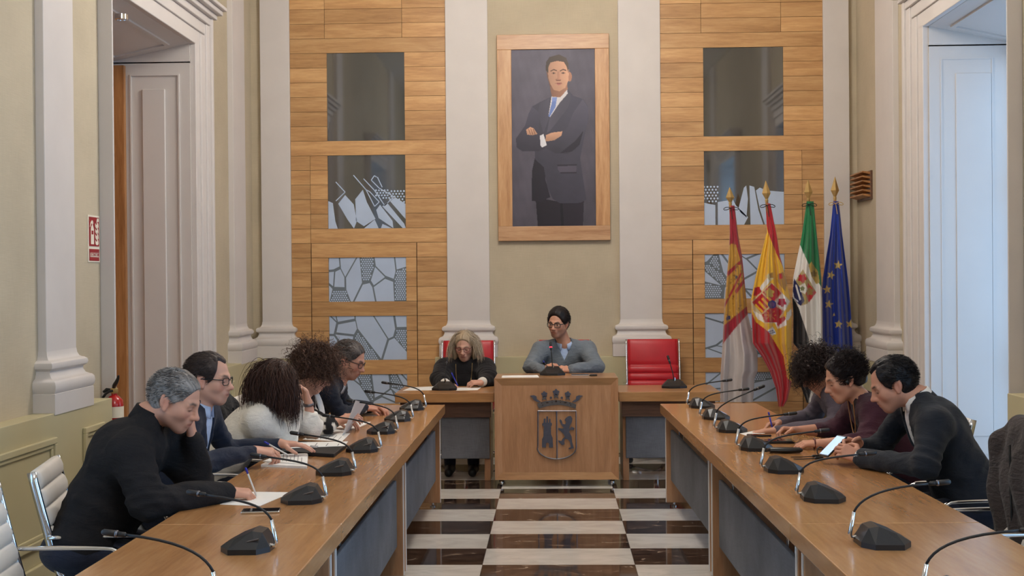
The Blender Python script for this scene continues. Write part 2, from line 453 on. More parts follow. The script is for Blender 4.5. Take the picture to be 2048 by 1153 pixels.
def clip_poly(poly, nx, ny, c):
    out = []
    for i in range(len(poly)):
        p, q = poly[i], poly[(i + 1) % len(poly)]
        dp, dq = nx * p[0] + ny * p[1] - c, nx * q[0] + ny * q[1] - c
        if dp <= 0: out.append(p)
        if (dp < 0 < dq) or (dq < 0 < dp):
            t_ = dp / (dp - dq); out.append((p[0] + t_ * (q[0] - p[0]), p[1] + t_ * (q[1] - p[1])))
    return out
def cells(w, h, n, seed, gap, ang, stretch):
    """irregular city blocks: stretched Voronoi cells shrunk by the street width"""
    rg = np.random.default_rng(seed); ca, sa = math.cos(ang), math.sin(ang)
    P = np.stack([rg.uniform(-w * .6, w * .6, n), rg.uniform(-h * .6, h * .6, n)], 1)
    A = np.array([[ca, sa], [-sa * stretch, ca * stretch]])
    Q = P @ A.T
    Ai = np.linalg.inv(A)
    res = []
    for i in range(n):
        big = 3.0
        poly = [(-big, -big), (big, -big), (big, big), (-big, big)]
        for j in range(n):
            if i == j: continue
            d_ = Q[j] - Q[i]; L = np.linalg.norm(d_); nx, ny = d_ / L
            # gap measured in the unstretched plane
            gg = gap * rg.uniform(0.5, 1.6)
            c = nx * (Q[i][0] + Q[j][0]) / 2 + ny * (Q[i][1] + Q[j][1]) / 2 - gg
            poly = clip_poly(poly, nx, ny, c)
            if len(poly) < 3: break
        if len(poly) < 3: continue
        poly = [tuple(Ai @ np.array(p)) for p in poly]
        for (nx, ny, c) in ((1, 0, w / 2), (-1, 0, w / 2), (0, 1, h / 2), (0, -1, h / 2)):
            poly = clip_poly(poly, nx, ny, c)
            if len(poly) < 3: break
        if len(poly) >= 3: res.append(poly)
    return res
def poly_area(p):
    return 0.5 * abs(sum(p[i][0] * p[(i + 1) % len(p)][1] - p[(i + 1) % len(p)][0] * p[i][1] for i in range(len(p))))
def inside(p, poly):
    r = False
    for i in range(len(poly)):
        a, b = poly[i], poly[i - 1]
        if (a[1] > p[1]) != (b[1] > p[1]) and p[0] < (b[0] - a[0]) * (p[1] - a[1]) / (b[1] - a[1]) + a[0]: r = not r
    return r
def ngon(m, poly, y0, y1):
    m.prism(poly[::-1] if sum((poly[(i + 1) % len(poly)][0] - poly[i][0]) * (poly[(i + 1) % len(poly)][1] + poly[i][1]) for i in range(len(poly))) < 0 else poly, 'y', y0, y1)
def dots(m, poly, step, r, y):
    xs = [p[0] for p in poly]; zs = [p[1] for p in poly]
    for a, zz in enumerate(np.arange(min(zs), max(zs), step * .87)):
        for xx in np.arange(min(xs) + (step / 2 if a % 2 else 0), max(xs), step):
            if inside((xx, zz), poly):
                ngon(m, [(xx + r * math.cos(t_), zz + r * math.sin(t_)) for t_ in np.linspace(0, 2 * math.pi, 7)[:-1]], y - 0.001, y)
def pane(parent, x0, x1, k0, k1, seed, style):
    w, h = x1 - x0, PITCHZ * (k1 - k0)
    e = link('pane', MB().box(-w / 2, w / 2, -0.006, 0, -h / 2, h / 2).mesh('pane', M['film' if style == 'map' else 'glass']), parent,
             ((x0 + x1) / 2, YB - 0.012, (ZG(k0) + ZG(k1)) / 2))
    if style == 'clear': return e
    m = MB(); yy = -0.0062
    if style == 'map':
        cs = cells(w, h, 15, seed, 0.011, 0.6 + seed * 0.37, 1.7)
    else:
        cs = []
        for poly in style:      # traced polygons, fractions of the pane
            pp = [(-w / 2 + w * u, -h / 2 + h * v) for (u, v) in poly[(1 if poly[0] is None else 0):]]
            if poly[0] is not None: cs.append(pp); continue
            for a_, b_ in zip(pp[:-1], pp[1:]):
                d_ = np.array(b_) - np.array(a_); nn = np.array([-d_[1], d_[0]]) / (np.linalg.norm(d_) + 1e-9) * .0045
                ngon(m, [tuple(np.array(a_) + nn), tuple(np.array(b_) + nn), tuple(np.array(b_) - nn), tuple(np.array(a_) - nn)], yy - .0008, yy)
        for (u0, u1, v0, v1, st) in ((.62, .8, .44, .54, .028), (.8, 1.0, .38, .54, .03)) if style is SKY_L else ((0, .17, .34, .54, .032),):
            dots(m, [(-w / 2 + w * u0, -h / 2 + h * v0), (-w / 2 + w * u1, -h / 2 + h * (v0 - .06)), (-w / 2 + w * u1, -h / 2 + h * v1 * .98), (-w / 2 + w * u0, -h / 2 + h * v1)], st, .010, yy)
    for i, p in enumerate(cs):
        if style == 'map' and i % 6 == 1 and poly_area(p) > 0.006: dots(m, p, 0.022, 0.0085, yy)
        else: ngon(m, p, yy - 0.0008, yy)
    props(m.build('map_print', M['frost'], e), kind='stuff')
    return e
SKY_L = [[(0, 0), (.0, .38), (.06, .35), (.09, .1), (.12, 0)], [(.13, .34), (.22, .46), (.33, .33), (.37, .1), (.33, .0), (.25, .12)], [(.36, .10), (.35, .40), (.45, .53), (.5, .36), (.61, .13), (.46, .03)],
         [(.46, 0), (.6, .12), (.65, 0)], [(.62, .25), (.67, .32), (.83, .1), (.84, 0), (.65, .14)], [(.7, .30), (.76, .35), (.98, .06), (1, 0), (.96, 0)], [(.68, 0), (.7, .06), (.82, 0)], [(.8, .37), (.87, .42), (1, .33), (1, .12)],
         [None, (.33, .73), (.49, .53), (.60, .30), (.66, .36), (.54, .50), (.49, .53)], [None, (.46, .68), (.6, .52), (.73, .31), (.85, .43), (.66, .55), (.56, .66), (.6, .72), (.63, .70)], [None, (.64, .7), (.70, .56)],
         [None, (.1, .64), (.22, .5), (.1, .38)]]
SKY_R = [[(0, 0), (0, .3), (.14, .27), (.14, .0)], [(.17, .31), (.36, .34), (.4, .26), (.55, .1), (.5, 0), (.17, 0)], [(.43, .22), (.50, .5), (.53, .53), (.55, .35), (.53, .1), (.46, .16)], [(.57, .53), (.63, .51), (.68, .2), (.74, 0), (.58, 0)],
         [(.65, .46), (.7, .5), (.78, .46), (.98, .44), (1, .44), (1, 0), (.76, 0), (.7, .2)]]
def panelling(name, cols, seedbase, mirror, sky):
    xa, xdoor, xp0, xp1, xline, xb = cols
    T = trim()
    box_obj('backing_board', M['gap'], T, xa, xb, YB - 0.012, YB - 0.001, 0.02, ZC)
    L, R_ = (xa, xb)
    if not mirror: cl, cr = xdoor, xline         # left door line, right door line
    for k in range(-11, 27):
        if k == -1 or k == 6:
            plank(T, xa, xb, k)
        elif k < -1:
            q0, q1 = xp0 - 0.02, xp1 - 0.02
            plank(T, xa, q0, k); plank(T, q0, q1, k); plank(T, q1, xb, k)
        elif k < 6:
            plank(T, xa, xp0, k); plank(T, xp1, xb, k)
        elif k < 12:
            if not mirror: plank(T, xa, xdoor, k); plank(T, xdoor, xp0, k); plank(T, xp1, xb, k)
            else: plank(T, xa, xp0, k); plank(T, xp1, xline, k); plank(T, xline, xb, k)
        elif k == 12:
            if not mirror: plank(T, xa, xdoor, k); plank(T, xdoor, xb, k)
            else: plank(T, xa, xline, k); plank(T, xline, xb, k)
        else:
            d0, d1 = xdoor, xline
            plank(T, xa, d0, k); plank(T, d1, xb, k)
            if k in (13, 17, 21) or k >= 24: plank(T, d0 + 0.004, d1 - 0.004, k)
            else: plank(T, d0 + 0.004, xp0, k); plank(T, xp1, d1 - 0.004, k)
    pane(T, xp0, xp1, 0, 6, 1, 'clear')
    pane(T, xp0, xp1, 7, 12, 2, sky)
    for i, (k0, k1) in enumerate(((14, 17), (18, 21), (22, 24))): pane(T, xp0, xp1, k0, k1, seedbase + i, 'map')
panelling('left', (-2.515, -2.327, -2.157, -1.410, -1.303, -1.012), 11, False, SKY_L)
panelling('right', (1.038, 1.332, 1.448, 2.203, 2.374, 2.578), 31, True, SKY_R)

# chandelier out of view above the tables: the room's own lamps
def chandelier(y, label, power):
    c = empty('chandelier', (0, y, 0), 0, label, 'chandelier', None)
    MB().tube([(0, 0, ZC), (0, 0, 4.75)], 0.012).build('chain', M['gold'], c)
    MB().lathe([(0.02, 4.75), (0.06, 4.7), (0.05, 4.6), (0.09, 4.5), (0.06, 4.42), (0.01, 4.4)], n=16).build('stem', M['gold'], c, auto=50)
    for i in range(8):
        a = i * math.pi / 4
        d_ = np.array([math.cos(a), math.sin(a), 0])
        MB().tube(bez(d_ * .05 + [0, 0, 4.5], d_ * .3 + [0, 0, 4.3], d_ * .5 + [0, 0, 4.35], d_ * .55 + [0, 0, 4.55]), 0.01).build('arm', M['gold'], c)
        MB().lathe([(0.028, 4.55), (0.028, 4.58), (0.016, 4.585), (0.016, 4.66), (0.022, 4.69), (0.004, 4.74)], tuple(d_ * .55), 10).build('candle_bulb', LAMP, c, auto=50)
    l = bpy.data.lights.new('chandelier_light', 'POINT'); l.energy = power; l.color = (1.0, 0.945, 0.885); l.shadow_soft_size = 0.55
    o = bpy.data.objects.new('chandelier_light', l); COL.objects.link(o); o.parent = c; o.location = (0, 0, 4.6)
LAMP = plain('lamp_glow', (1, .9, .75), 0.5, emit=(1, .82, .6), estr=12)
chandelier(8.6, 'eight-armed brass chandelier above the podium end of the room', 275)
chandelier(1.9, 'eight-armed brass chandelier above the near end of the tables', 200)
# ------------------------------------------------------------------ conference tables
import bmesh
TZ, TT = 0.74, 0.068
def conference_table(x_in, s, yc, length, rz, label, front_only=False):
    """s=+1: the table lies on the right of the aisle. Local origin on the floor below the inner edge, +u away from the aisle."""
    t = empty('conference_table', (x_in, yc, 0), rz, label, 'table', 'tables along the aisle')
    W_, L2 = 0.70, length / 2
    X = lambda a, b: (min(s * a, s * b), max(s * a, s * b))
    top = MB(); x0, x1 = X(0, W_)
    top.box(x0, x1, -L2 + .002, L2 - .002, TZ - TT, TZ); top.build('table_top', M['oakdesk'], t, bevel=0.004)
    x0, x1 = X(0.05, W_ - 0.06)
    box_obj('under_frame', M['walnut'], t, x0, x1, -L2 + .05, L2 - .05, TZ - TT - 0.03, TZ - TT, 0.003)
    for yy in (-L2 + 0.03, L2 - 0.075):
        x0, x1 = X(0.035, W_ - 0.05)
        box_obj('leg_panel', M['oakpod'], t, x0, x1, yy, yy + 0.045, 0.03, TZ - TT - .03, 0.003)
        x0, x1 = X(0.031, 0.0349)
        box_obj('edge_strip', M['whiteplastic'], t, x0, x1, yy + .012, yy + 0.033, 0.03, TZ - TT - .03)
        for u in (0.09, W_ - 0.12):
            c = s * u
            MB().lathe([(0.02, 0), (0.02, 0.008), (0.008, 0.012), (0.008, 0.032)], (c, yy + .022, 0), 12).build('levelling_foot', M['chrome'], t, auto=40)
    x0, x1 = X(0.06, 0.082)
    box_obj('modesty_panel', M['greyfab'], t, x0, x1, -L2 + 0.13, L2 - 0.13, 0.20, 0.565, 0.006)
    for yy in (-L2 * .6, L2 * .6):
        x0, x1 = X(0.082, 0.11)
        box_obj('bracket', M['chrome'], t, x0, x1, yy - .02, yy + .02, 0.5, TZ - TT - .03, 0.002)
    return t
SEG = 2.245
wd = ('far', 'middle', 'near')
for i in range(3):
    yc = 9.15 - SEG * (i + .5)
    conference_table(-0.80, -1, yc, SEG, 0, ('oak conference table at the podium end of the left row', 'oak conference table in the middle of the left row', 'oak conference table nearest the camera in the left row')[i])
    xr = 0.773 + (9.143 - (9.14 - SEG * (i + .5))) * 0.0215
    conference_table(xr, 1, 9.14 - SEG * (i + .5), SEG, 0.0215, ('oak conference table at the podium end of the right row', 'oak conference table in the middle of the right row', 'oak conference table nearest the camera in the right row')[i])

def head_table(xa, xb, pa, pb, label):
    xc = (xa + xb) / 2
    t = empty('head_table', (xc, 10.1, 0), 0, label, 'table')
    h = (xb - xa) / 2
    box_obj('table_top', M['oakdeskx'], t, -h, h, 0, 0.66, TZ - .078, TZ, 0.004)
    box_obj('apron', M['walnut'], t, -h + .03, h - .03, 0.10, 0.12, 0.53, TZ - .078, 0.002)
    box_obj('modesty_panel', M['greyfab'], t, pa - xc, pb - xc, 0.14, 0.16, 0.185, 0.53, 0.006)
    for u in (-h + .04, h - .09):
        box_obj('leg_panel', M['oakpod'], t, u, u + .05, 0.17, 0.6, 0, TZ - .078, 0.003)
    return t
head_table(-1.29, -0.485, -0.93, -0.53, 'short oak side table left of the podium with papers on it')
head_table(0.522, 1.34, 0.585, 0.94, 'short oak side table right of the podium, in front of the empty red chair')

# ------------------------------------------------------------------ podium with the steel arms
PX0, PX1, PYF, PZ = -0.475, 0.512, 9.96, 0.866
pod = empty('podium', ((PX0 + PX1) / 2, PYF, 0), 0, 'oak podium on castors with a steel crowned shield on its front', 'podium')
hw = (PX1 - PX0) / 2
m = MB()
f = 0.058
fr = [(-hw, 0.055), (hw, 0.055), (hw, PZ), (-hw, PZ)]
inn = [(-hw + f, 0.055 + f), (hw - f, 0.055 + f), (hw - f, PZ - f), (-hw + f, PZ - f)]
for i, nm in enumerate(('frame_rail', 'frame_stile', 'frame_rail', 'frame_stile')):
    j = (i + 1) % 4
    a, b, c, d = fr[i], fr[j], inn[j], inn[i]
    q = MB()
    q.add([(a[0], 0, a[1]), (b[0], 0, b[1]), (c[0], 0.014, c[1]), (d[0], 0.014, d[1]), (a[0], .03, a[1]), (b[0], .03, b[1]), (c[0], .03, c[1]), (d[0], .03, d[1])],
          [(0, 1, 2, 3), (7, 6, 5, 4), (0, 4, 5, 1), (2, 6, 7, 3), (1, 5, 6, 2), (3, 7, 4, 0)])
    q.build(nm, M['oakdeskx'] if i % 2 == 0 else M['oakpod'], pod)
box_obj('front_panel', M['oakpod'], pod, -hw + f - .002, hw - f + .002, 0.014, 0.03, 0.055 + f - .002, PZ - f + .002)
box_obj('side_panel', M['oakpod'], pod, -hw, -hw + .03, 0.03, 0.5, 0.055, PZ - .03)
box_obj('side_panel', M['oakpod'], pod, hw - .03, hw, 0.03, 0.5, 0.055, PZ - .03)
box_obj('podium_top', M['oakdeskx'], pod, -hw, hw, 0.031, 0.54, PZ - .03, PZ, 0.003)
box_obj('shelf', M['oakdeskx'], pod, -hw + .03, hw - .03, 0.08, 0.48, 0.2, 0.225)
for u in (-hw + .05, hw - .05):
    for v in (0.05, 0.45):
        cst = MB().lathe([(0.022, -.011), (0.026, -.006), (0.026, .006), (0.022, .011)], (u, v, 0.026), 14, 'x').build('castor', M['chrome'], pod, auto=40)
        box_obj('fork', M['black'], cst, u - .018, u + .018, v - .012, v + .02, 0.035, 0.055)

def E2(x, y):     # emblem crop pixels -> podium local x, z
    p = aty(1040 + x / 6.407, 760 + y / 6.407, PYF)
    return (p[0] - (PX0 + PX1) / 2, p[2])
def plate(name, pts, parent, mat, y1=0.013, th=0.008, scale=E2):
    P = [scale(*p) for p in pts]
    m = MB(); ngon(m, P, y1 - th, y1)
    return m.build(name, mat, parent)
M['steel2'] = plain('steel_dark', srgb(84, 86, 100), 0.45, 0.35, var=0.1, nscale=40)
band = [(222, 330)] + [(225 + 26 * i, 312 - 48 * math.sin(math.pi * (i + 1.2) / 20)) for i in range(19)] + [(722, 320), (712, 378)] + [(700 - 26 * i, 372 - 48 * math.sin(math.pi * (i + 0.5) / 18)) for i in range(18)] + [(245, 372)]
crown = plate('crown_band', band, pod, M['steel'])
def leaf(cx, cy, r, rot=0):
    pts = []
    for i in range(24):
        a = rot + 2 * math.pi * i / 24
        rr = r * (0.62 + 0.38 * abs(math.cos(2.5 * (a - rot))))
        pts.append((cx + rr * math.sin(a), cy - rr * math.cos(a)))
    return pts
for (cx, cy, r, rot) in ((312, 190, 42, -.1), (462, 165, 46, 0), (612, 190, 42, .1)):
    plate('crown_leaf', leaf(cx, cy, r, rot), crown, M['steel2'])
    plate('crown_stem', [(cx - 10, cy + 20), (cx + 10, cy + 20), (cx + 34, cy + 78), (cx, cy + 60), (cx - 34, cy + 78)], crown, M['steel'])
for sg in (-1, 1):
    X = lambda x: 466 + sg * x
    plate('crown_leaf', [(X(200), 285), (X(250), 250), (X(255), 215), (X(290), 200), (X(340), 207), (X(310), 228), (X(290), 262), (X(240), 290)][::sg], crown, M['steel2'])
    plate('crown_pearl', leaf(466 + sg * 70, 232, 17), crown, M['steel2'])
for (cx, cy, w, h) in ((462, 278, 16, 16), (350, 297, 26, 8), (582, 296, 26, 8), (278, 300, 8, 8), (290, 328, 8, 8), (410, 270, 7, 7), (412, 296, 7, 7), (516, 268, 7, 7), (518, 294, 7, 7), (640, 300, 8, 8), (650, 326, 8, 8)):
    plate('jewel', [(cx - w, cy), (cx, cy - h), (cx + w, cy), (cx, cy + h)], crown, M['gap'], y1=0.0055, th=0.002)
# shield outline
sh = [(229, 402), (717, 402), (720, 870)] + [(470 + 250 * math.cos(a), 870 + 148 * math.sin(a)) for a in np.linspace(0.12, math.pi - 0.12, 15)] + [(229, 870)]
pts3 = [(*E2(*p), ) for p in sh]
MB().tube([(p[0], 0.006, p[1]) for p in pts3 + pts3[:1]], 0.0055, 6).build('shield_rim', M['steel'], pod, auto=40)
a_, b_ = E2(468, 402), E2(474, 1015)
MB().tube([(a_[0], 0.006, a_[1]), (b_[0], 0.006, b_[1])], 0.0055, 6).build('shield_bar', M['steel'], pod, auto=40)
plate('castle', [(282, 870), (282, 765), (300, 730), (304, 600), (286, 590), (284, 562), (300, 560), (304, 500), (326, 500), (328, 552), (336, 552), (338, 472), (358, 472), (360, 552), (370, 552), (373, 500), (390, 505), (392, 555), (408, 556), (408, 585), (396, 600),
                 (398, 700), (418, 750), (424, 870), (372, 872), (370, 820), (352, 806), (334, 820), (332, 872)], pod, M['steel2'])
plate('lion', [(572, 520), (590, 492), (620, 470), (650, 466), (672, 500), (664, 545), (640, 588), (630, 640), (660, 606), (700, 622), (690, 645), (640, 650), (628, 668), (662, 730), (668, 800), (690, 880), (640, 892), (620, 880), (650, 865),
               (640, 800), (612, 765), (580, 758), (566, 790), (572, 830), (540, 842), (496, 800), (492, 778), (530, 790), (545, 760), (575, 735), (560, 700), (520, 660), (490, 640), (492, 620), (540, 630), (562, 625), (530, 580), (505, 530), (515, 508), (535, 525), (548, 570), (580, 575), (592, 545)], pod, M['steel2'])

# ------------------------------------------------------------------ microphones
def mic_unit(name, label, loc, rz, group, neck, tip_r=0.0095, lit=False, screen=False):
    t = empty(name, loc, rz, label, 'microphone', group)
    if 'mic' not in MESH:
        bm = bmesh.new()
        P = [(-.09, -.03, 0), (-.09, .03, 0), (-.05, .072, 0), (.045, .068, 0), (.08, .034, 0), (.08, -.034, 0), (.045, -.068, 0), (-.05, -.072, 0)]
        P += [(x * 1.0, y, .018) for (x, y, z) in P]
        P += [(.052, -.028, .064), (.052, .03, .064), (.02, -.034, .070), (.02, .034, .070), (-.035, -.044, .048), (-.035, .044, .048), (-.078, -.026, .026), (-.078, .026, .026)]
        for p in P: bm.verts.new((p[0], p[1] * 1.45, p[2]))
        bmesh.ops.convex_hull(bm, input=bm.verts)
        me = bpy.data.meshes.new('mic_base'); bm.to_mesh(me); bm.free(); me.materials.append(M['black']); MESH['mic'] = me
        MESH['bar'] = MB().box(-.028, .028, -.003, .003, -.0025, .0025).mesh('trim_bar', M['steel'])
        MESH['elbow'] = MB().tube([(.06, -.03, .022), (.085, -.03, .018), (.094, -.03, .018), (.097, -.03, .03), (.082, -.03, .105)], [.0065, .0065, .0075, .0075, .0065], 10).mesh('elbow', M['chrome'], True)
        MESH['scr'] = MB().add([(-.075, -.024, .0275), (-.038, -.04, .0466), (-.038, .04, .0466), (-.075, .024, .0275)], [(0, 1, 2, 3)]).mesh('display', M['display'])
    b = link('base', MESH['mic'], t)
    br = link('trim_bar', MESH['bar'], b, (0.022, -.0772, .042), (0.5, -0.25, 0))
    link('elbow', MESH['elbow'], t)
    if screen: link('display', MESH['scr'], b, (0, 0, 0.0006))
    key = ('neck', tuple(neck[-1]))
    if key not in MESH:
        MESH[key] = MB().tube(neck, 0.0042, 8).mesh('gooseneck', M['rubber'], True)
        a, b2 = np.array(neck[-2], float), np.array(neck[-1], float); d_ = (b2 - a) / np.linalg.norm(b2 - a)
        MESH[key + (1,)] = MB().tube([b2 - d_ * .004, b2, b2 + d_ * .02, b2 + d_ * .022, b2 + d_ * .026, b2 + d_ * .062, b2 + d_ * .068], [.005, tip_r * .8, tip_r * .85, tip_r * .6, tip_r, tip_r, tip_r * .5], 12).mesh('capsule', M['rubber'], True)
        MESH[key + (2,)] = MB().tube([b2 + d_ * .021, b2 + d_ * .027], tip_r * 1.08, 12).mesh('light_ring', M['ringlit'] if lit else M['steel'], True)
    link('gooseneck', MESH[key], t); c = link('capsule', MESH[key + (1,)], t); link('light_ring', MESH[key + (2,)], c)
    return t
MESH = {}
M['display'] = plain('mic_display', srgb(120, 160, 200), 0.05, var=0.2, emit=srgb(110, 170, 235), estr=0.8)
M['ringlit'] = plain('mic_ring_lit', (0.9, 0.05, 0.05), 0.4, emit=(1, 0.02, 0.04), estr=6)
NECK_A = bez((.082, -.03, .105), (.055, -.03, .155), (0.0, -.02, .165), (-.155, 0, .185), 10)
NECK_B = bez((.082, -.03, .105), (.075, -.03, .15), (0.0, -.02, .185), (-.14, 0, .245), 10)
NECK_C = bez((.082, -.03, .105), (.062, -.03, .15), (0.0, -.02, .19), (-.17, 0, .205), 10)
posL = [(-1.035, 3.47), (-1.04, 4.23), (-1.042, 5.16), (-1.036, 5.9), (-1.024, 6.68), (-1.03, 7.48), (-1.015, 8.13), (-1.0, 8.82)]
posR = [(1.12, 3.50), (1.108, 4.29), (1.094, 5.16), (1.074, 5.92), (1.066, 6.68), (1.051, 7.47), (1.045, 8.15), (1.04, 8.87)]
ownerL = ['bottom left picture edge', 'beside the dark mobile phone', 'beside the blank writing sheet', 'beside the black folder', 'beside the propped leaflet', 'third from the podium', 'second from the podium', 'closest to the podium']
ownerR = ['bottom right picture edge', 'nearest the draped brown jacket', 'nearest the dark-suited man', 'beside the black cable clips', 'beside the slim black case', 'third from the podium', 'second from the podium', 'closest to the podium']
for i, (x, y) in enumerate(posL):
    mic_unit('gooseneck_microphone', 'black gooseneck microphone on the left table row, ' + ownerL[i], (x, y, TZ), (0.05, -0.02, 0.06, 0.0, 0.05, -.04, .05, 0.02)[i], 'table microphones', NECK_A if i not in (0,) else NECK_C)
for i, (x, y) in enumerate(posR):
    mic_unit('gooseneck_microphone', 'black gooseneck microphone on the right table row, ' + ownerR[i], (x, y, TZ), math.pi + (0.0, 0.03, -0.04, 0.05, -.05, .02, .0, .06)[i], 'table microphones', NECK_B if i == 5 else NECK_C if i in (0, 1) else NECK_A, screen=i >= 5)
def stand_mic(loc, label, lit, lean):
    t = mic_unit('desk_microphone', label, loc, math.pi / 2, 'table microphones', bez((.0, 0, .05), (0.0, 0, .1), (0.0, lean * .5, .15), (0.02, lean, .205), 8), lit=lit)
    for c in list(t.children):
        if c.name.startswith('elbow'): bpy.data.objects.remove(c)
    MB().tube([(0.0, -.008, .03), (0.0, -.008, .085)], 0.004, 8).build('clip', M['chrome'], t)
    return t
p = atz(1105, 750, PZ); stand_mic((p[0], p[1] - .02, PZ), 'black microphone with glowing red ring on the podium top', True, 0.01)
p = atz(888, 782, TZ); stand_mic((p[0], p[1] + .08, TZ), 'black desk microphone in front of the woman with grey hair', False, -.012)
p = atz(1349, 777, TZ); stand_mic((p[0], p[1] + .05, TZ), 'black desk microphone in front of the empty red chair', False, .03)

# ------------------------------------------------------------------ chairs
def chair_meshes(kind):
    mat = M['redleather'] if kind == 'red' else M['whiteleather']
    hw = 0.235
    # profile (x, z) of the sling
    prof = [(0.24, .44), (0.20, .465), (0.08, .462), (-.06, .455), (-.17, .462), (-.235, .50), (-.265, .57), (-.285, .68), (-.31, .80), (-.335, .92), (-.36, 1.04), (-.365, 1.06)]
    if kind == 'white': prof = [(0.24, .405), (0.20, .43), (0.08, .428), (-.06, .42), (-.17, .425), (-.225, .455), (-.25, .51), (-.275, .60), (-.30, .70), (-.325, .80), (-.345, .885), (-.348, .90)]
    if kind == 'red': prof = prof[:-2] + [(-.357, 1.03), (-.366, 1.075), (-.367, 1.085)]
    P = np.array(prof); seg = np.r_[0, np.cumsum(np.linalg.norm(np.diff(P, axis=0), axis=1))]
    def at(s_): return np.array([np.interp(s_, seg, P[:, 0]), np.interp(s_, seg, P[:, 1])])
    split = seg[5]
    def ribbed(s0, s1, ribs):
        m = MB(); loops = []
        edges = ribs
        ss = []
        for a, b in zip(edges[:-1], edges[1:]):
            ss += [(a + (b - a) * f_, f_) for f_ in (0.0, 0.06, 0.2, 0.5, 0.8, 0.94)]
        ss.append((edges[-1], 1.0))
        for (s_, f_) in ss:
            c = at(s_); tn_ = at(min(s_ + .01, seg[-1])) - at(max(s_ - .01, 0)); tn_ /= np.linalg.norm(tn_)
            nn = np.array([-tn_[1], tn_[0]]) * -1
            th = 0.012 + 0.020 * (math.sin(math.pi * min(max(f_, 0), 1))) ** 0.45
            L = []
            for (u, k) in ((-hw, .55), (-hw + .03, 1), (hw - .03, 1), (hw, .55)): q = c + nn * th * k; L.append((q[0], u, q[1]))
            for (u, k) in ((hw, .55), (hw - .03, 1), (-hw + .03, 1), (-hw, .55)): q = c - nn * th * k * .8; L.append((q[0], u, q[1]))
            loops.append(L)
        return m.loft(loops)
    L_ = seg[-1]
    if kind == 'red': back = list(np.linspace(split, split + (L_ - split) * .58, 6)) + [L_]
    else: back = list(np.linspace(split, L_, 7))
    R = {}; ah = .64 if kind == 'white' else .68
    R['backrest'] = ribbed(0, 0, back).mesh('backrest', mat, True)
    R['seat'] = ribbed(0, 0, list(np.linspace(0, split, 6))).mesh('seat', mat, True)
    for nm, u in (('side_frame_a', -hw - .012), ('side_frame_b', hw + .012)):
        m = MB(); loops = []
        for s_ in np.linspace(0, L_ + .0, 26):
            c = at(s_); tn_ = at(min(s_ + .01, L_)) - at(max(s_ - .01, 0)); tn_ /= np.linalg.norm(tn_); nn = np.array([tn_[1], -tn_[0]])
            loops.append([(c[0] + nn[0] * a, u + b, c[1] + nn[1] * a) for (a, b) in ((-.017, -.007), (.017, -.007), (.017, .007), (-.017, .007))])
        R[nm] = m.loft(loops).mesh('side_frame', M['chrome'], True)
        v = u + (-.022 if u < 0 else .022)
        R['arm' + nm] = MB().tube(bez((-.285, v, ah), (-.2, v, ah), (-.05, v, ah), (.05, v, ah - .005), 8) + bez((.08, v, ah - .007), (.15, v, ah - .02), (.13, v, ah - .12), (.08, v, ah - .22), 7), [.016] * 15, 8, flat=.55).mesh('armrest', M['chrome'], True)
    R['column'] = MB().lathe([(0.03, .10), (0.03, .26), (0.02, .265), (0.02, .40), (0.06, .41), (0.06, .44)], n=14).mesh('column', M['chrome'], True)
    m = MB()
    R['leg'] = MB().tube([(0.02, 0, .115), (.16, 0, .10), (.31, 0, .075)], [.024, .02, .014], 8, flat=.7).mesh('base_leg', M['chrome'], True)
    R['castor'] = MB().lathe([(0.02, -.02), (.028, -.014), (.028, .014), (.02, .02)], (0.31, 0, .028), 12, 'y').mesh('castor', M['black'], True)
    return R
CHM = {k: chair_meshes(k) for k in ('red', 'white')}
def office_chair(kind, x, y, rz, label, parts='full'):
    t = empty('office_chair', (x, y, 0), rz, label, 'chair', 'red leather chairs' if kind == 'red' else 'white leather chairs')
    R = CHM[kind]
    for k in ('backrest', 'seat', 'side_frame_a', 'side_frame_b', 'armside_frame_a', 'armside_frame_b', 'column'):
        link({'s': 'side_frame', 'a': 'armrest'}.get(k[0], k) if k[0] in 'a' or k.startswith('side') else k, R[k], t)
    for i in range(5):
        a = 2 * math.pi * i / 5 + .3
        l_ = link('base_leg', R['leg'], t, None, (0, 0, a)); link('castor', R['castor'], l_)
    return t
office_chair('red', 0.93, 11.42, -math.pi / 2, 'empty red leather office chair behind the right side table')
office_chair('red', -0.80, 11.38, -math.pi / 2, 'red leather office chair behind the woman with grey hair')
office_chair('red', 0.10, 11.42, -math.pi / 2, 'red leather office chair mostly hidden behind the man at the podium')
office_chair('white', -1.79, 5.22, 0.2, 'white ribbed leather chair behind the man in the black fleece')
office_chair('white', -1.75, 4.46, 0.1, 'empty white ribbed leather chair cut off by the left edge of the picture')
office_chair('white', -1.74, 6.0, 0.0, 'white leather chair under the man in the navy blazer')
office_chair('white', -1.74, 6.8, 0.0, 'white leather chair under the woman in the white sweater')
office_chair('white', -1.74, 7.55, 0.0, 'white leather chair under the woman with the frizzy brown hair')
office_chair('white', -1.74, 8.3, 0.0, 'white leather chair under the man in the navy jumper')
office_chair('white', 1.86, 5.95, math.pi, 'white leather chair under the man in the dark suit')
office_chair('white', 1.84, 6.85, math.pi, 'white leather chair under the woman in the maroon cardigan')
office_chair('white', 1.82, 7.6, math.pi, 'white leather chair under the woman with dark curls')
office_chair('white', 1.67, 5.2, math.pi + .05, 'leather chair at the right edge with a brown jacket over its back')
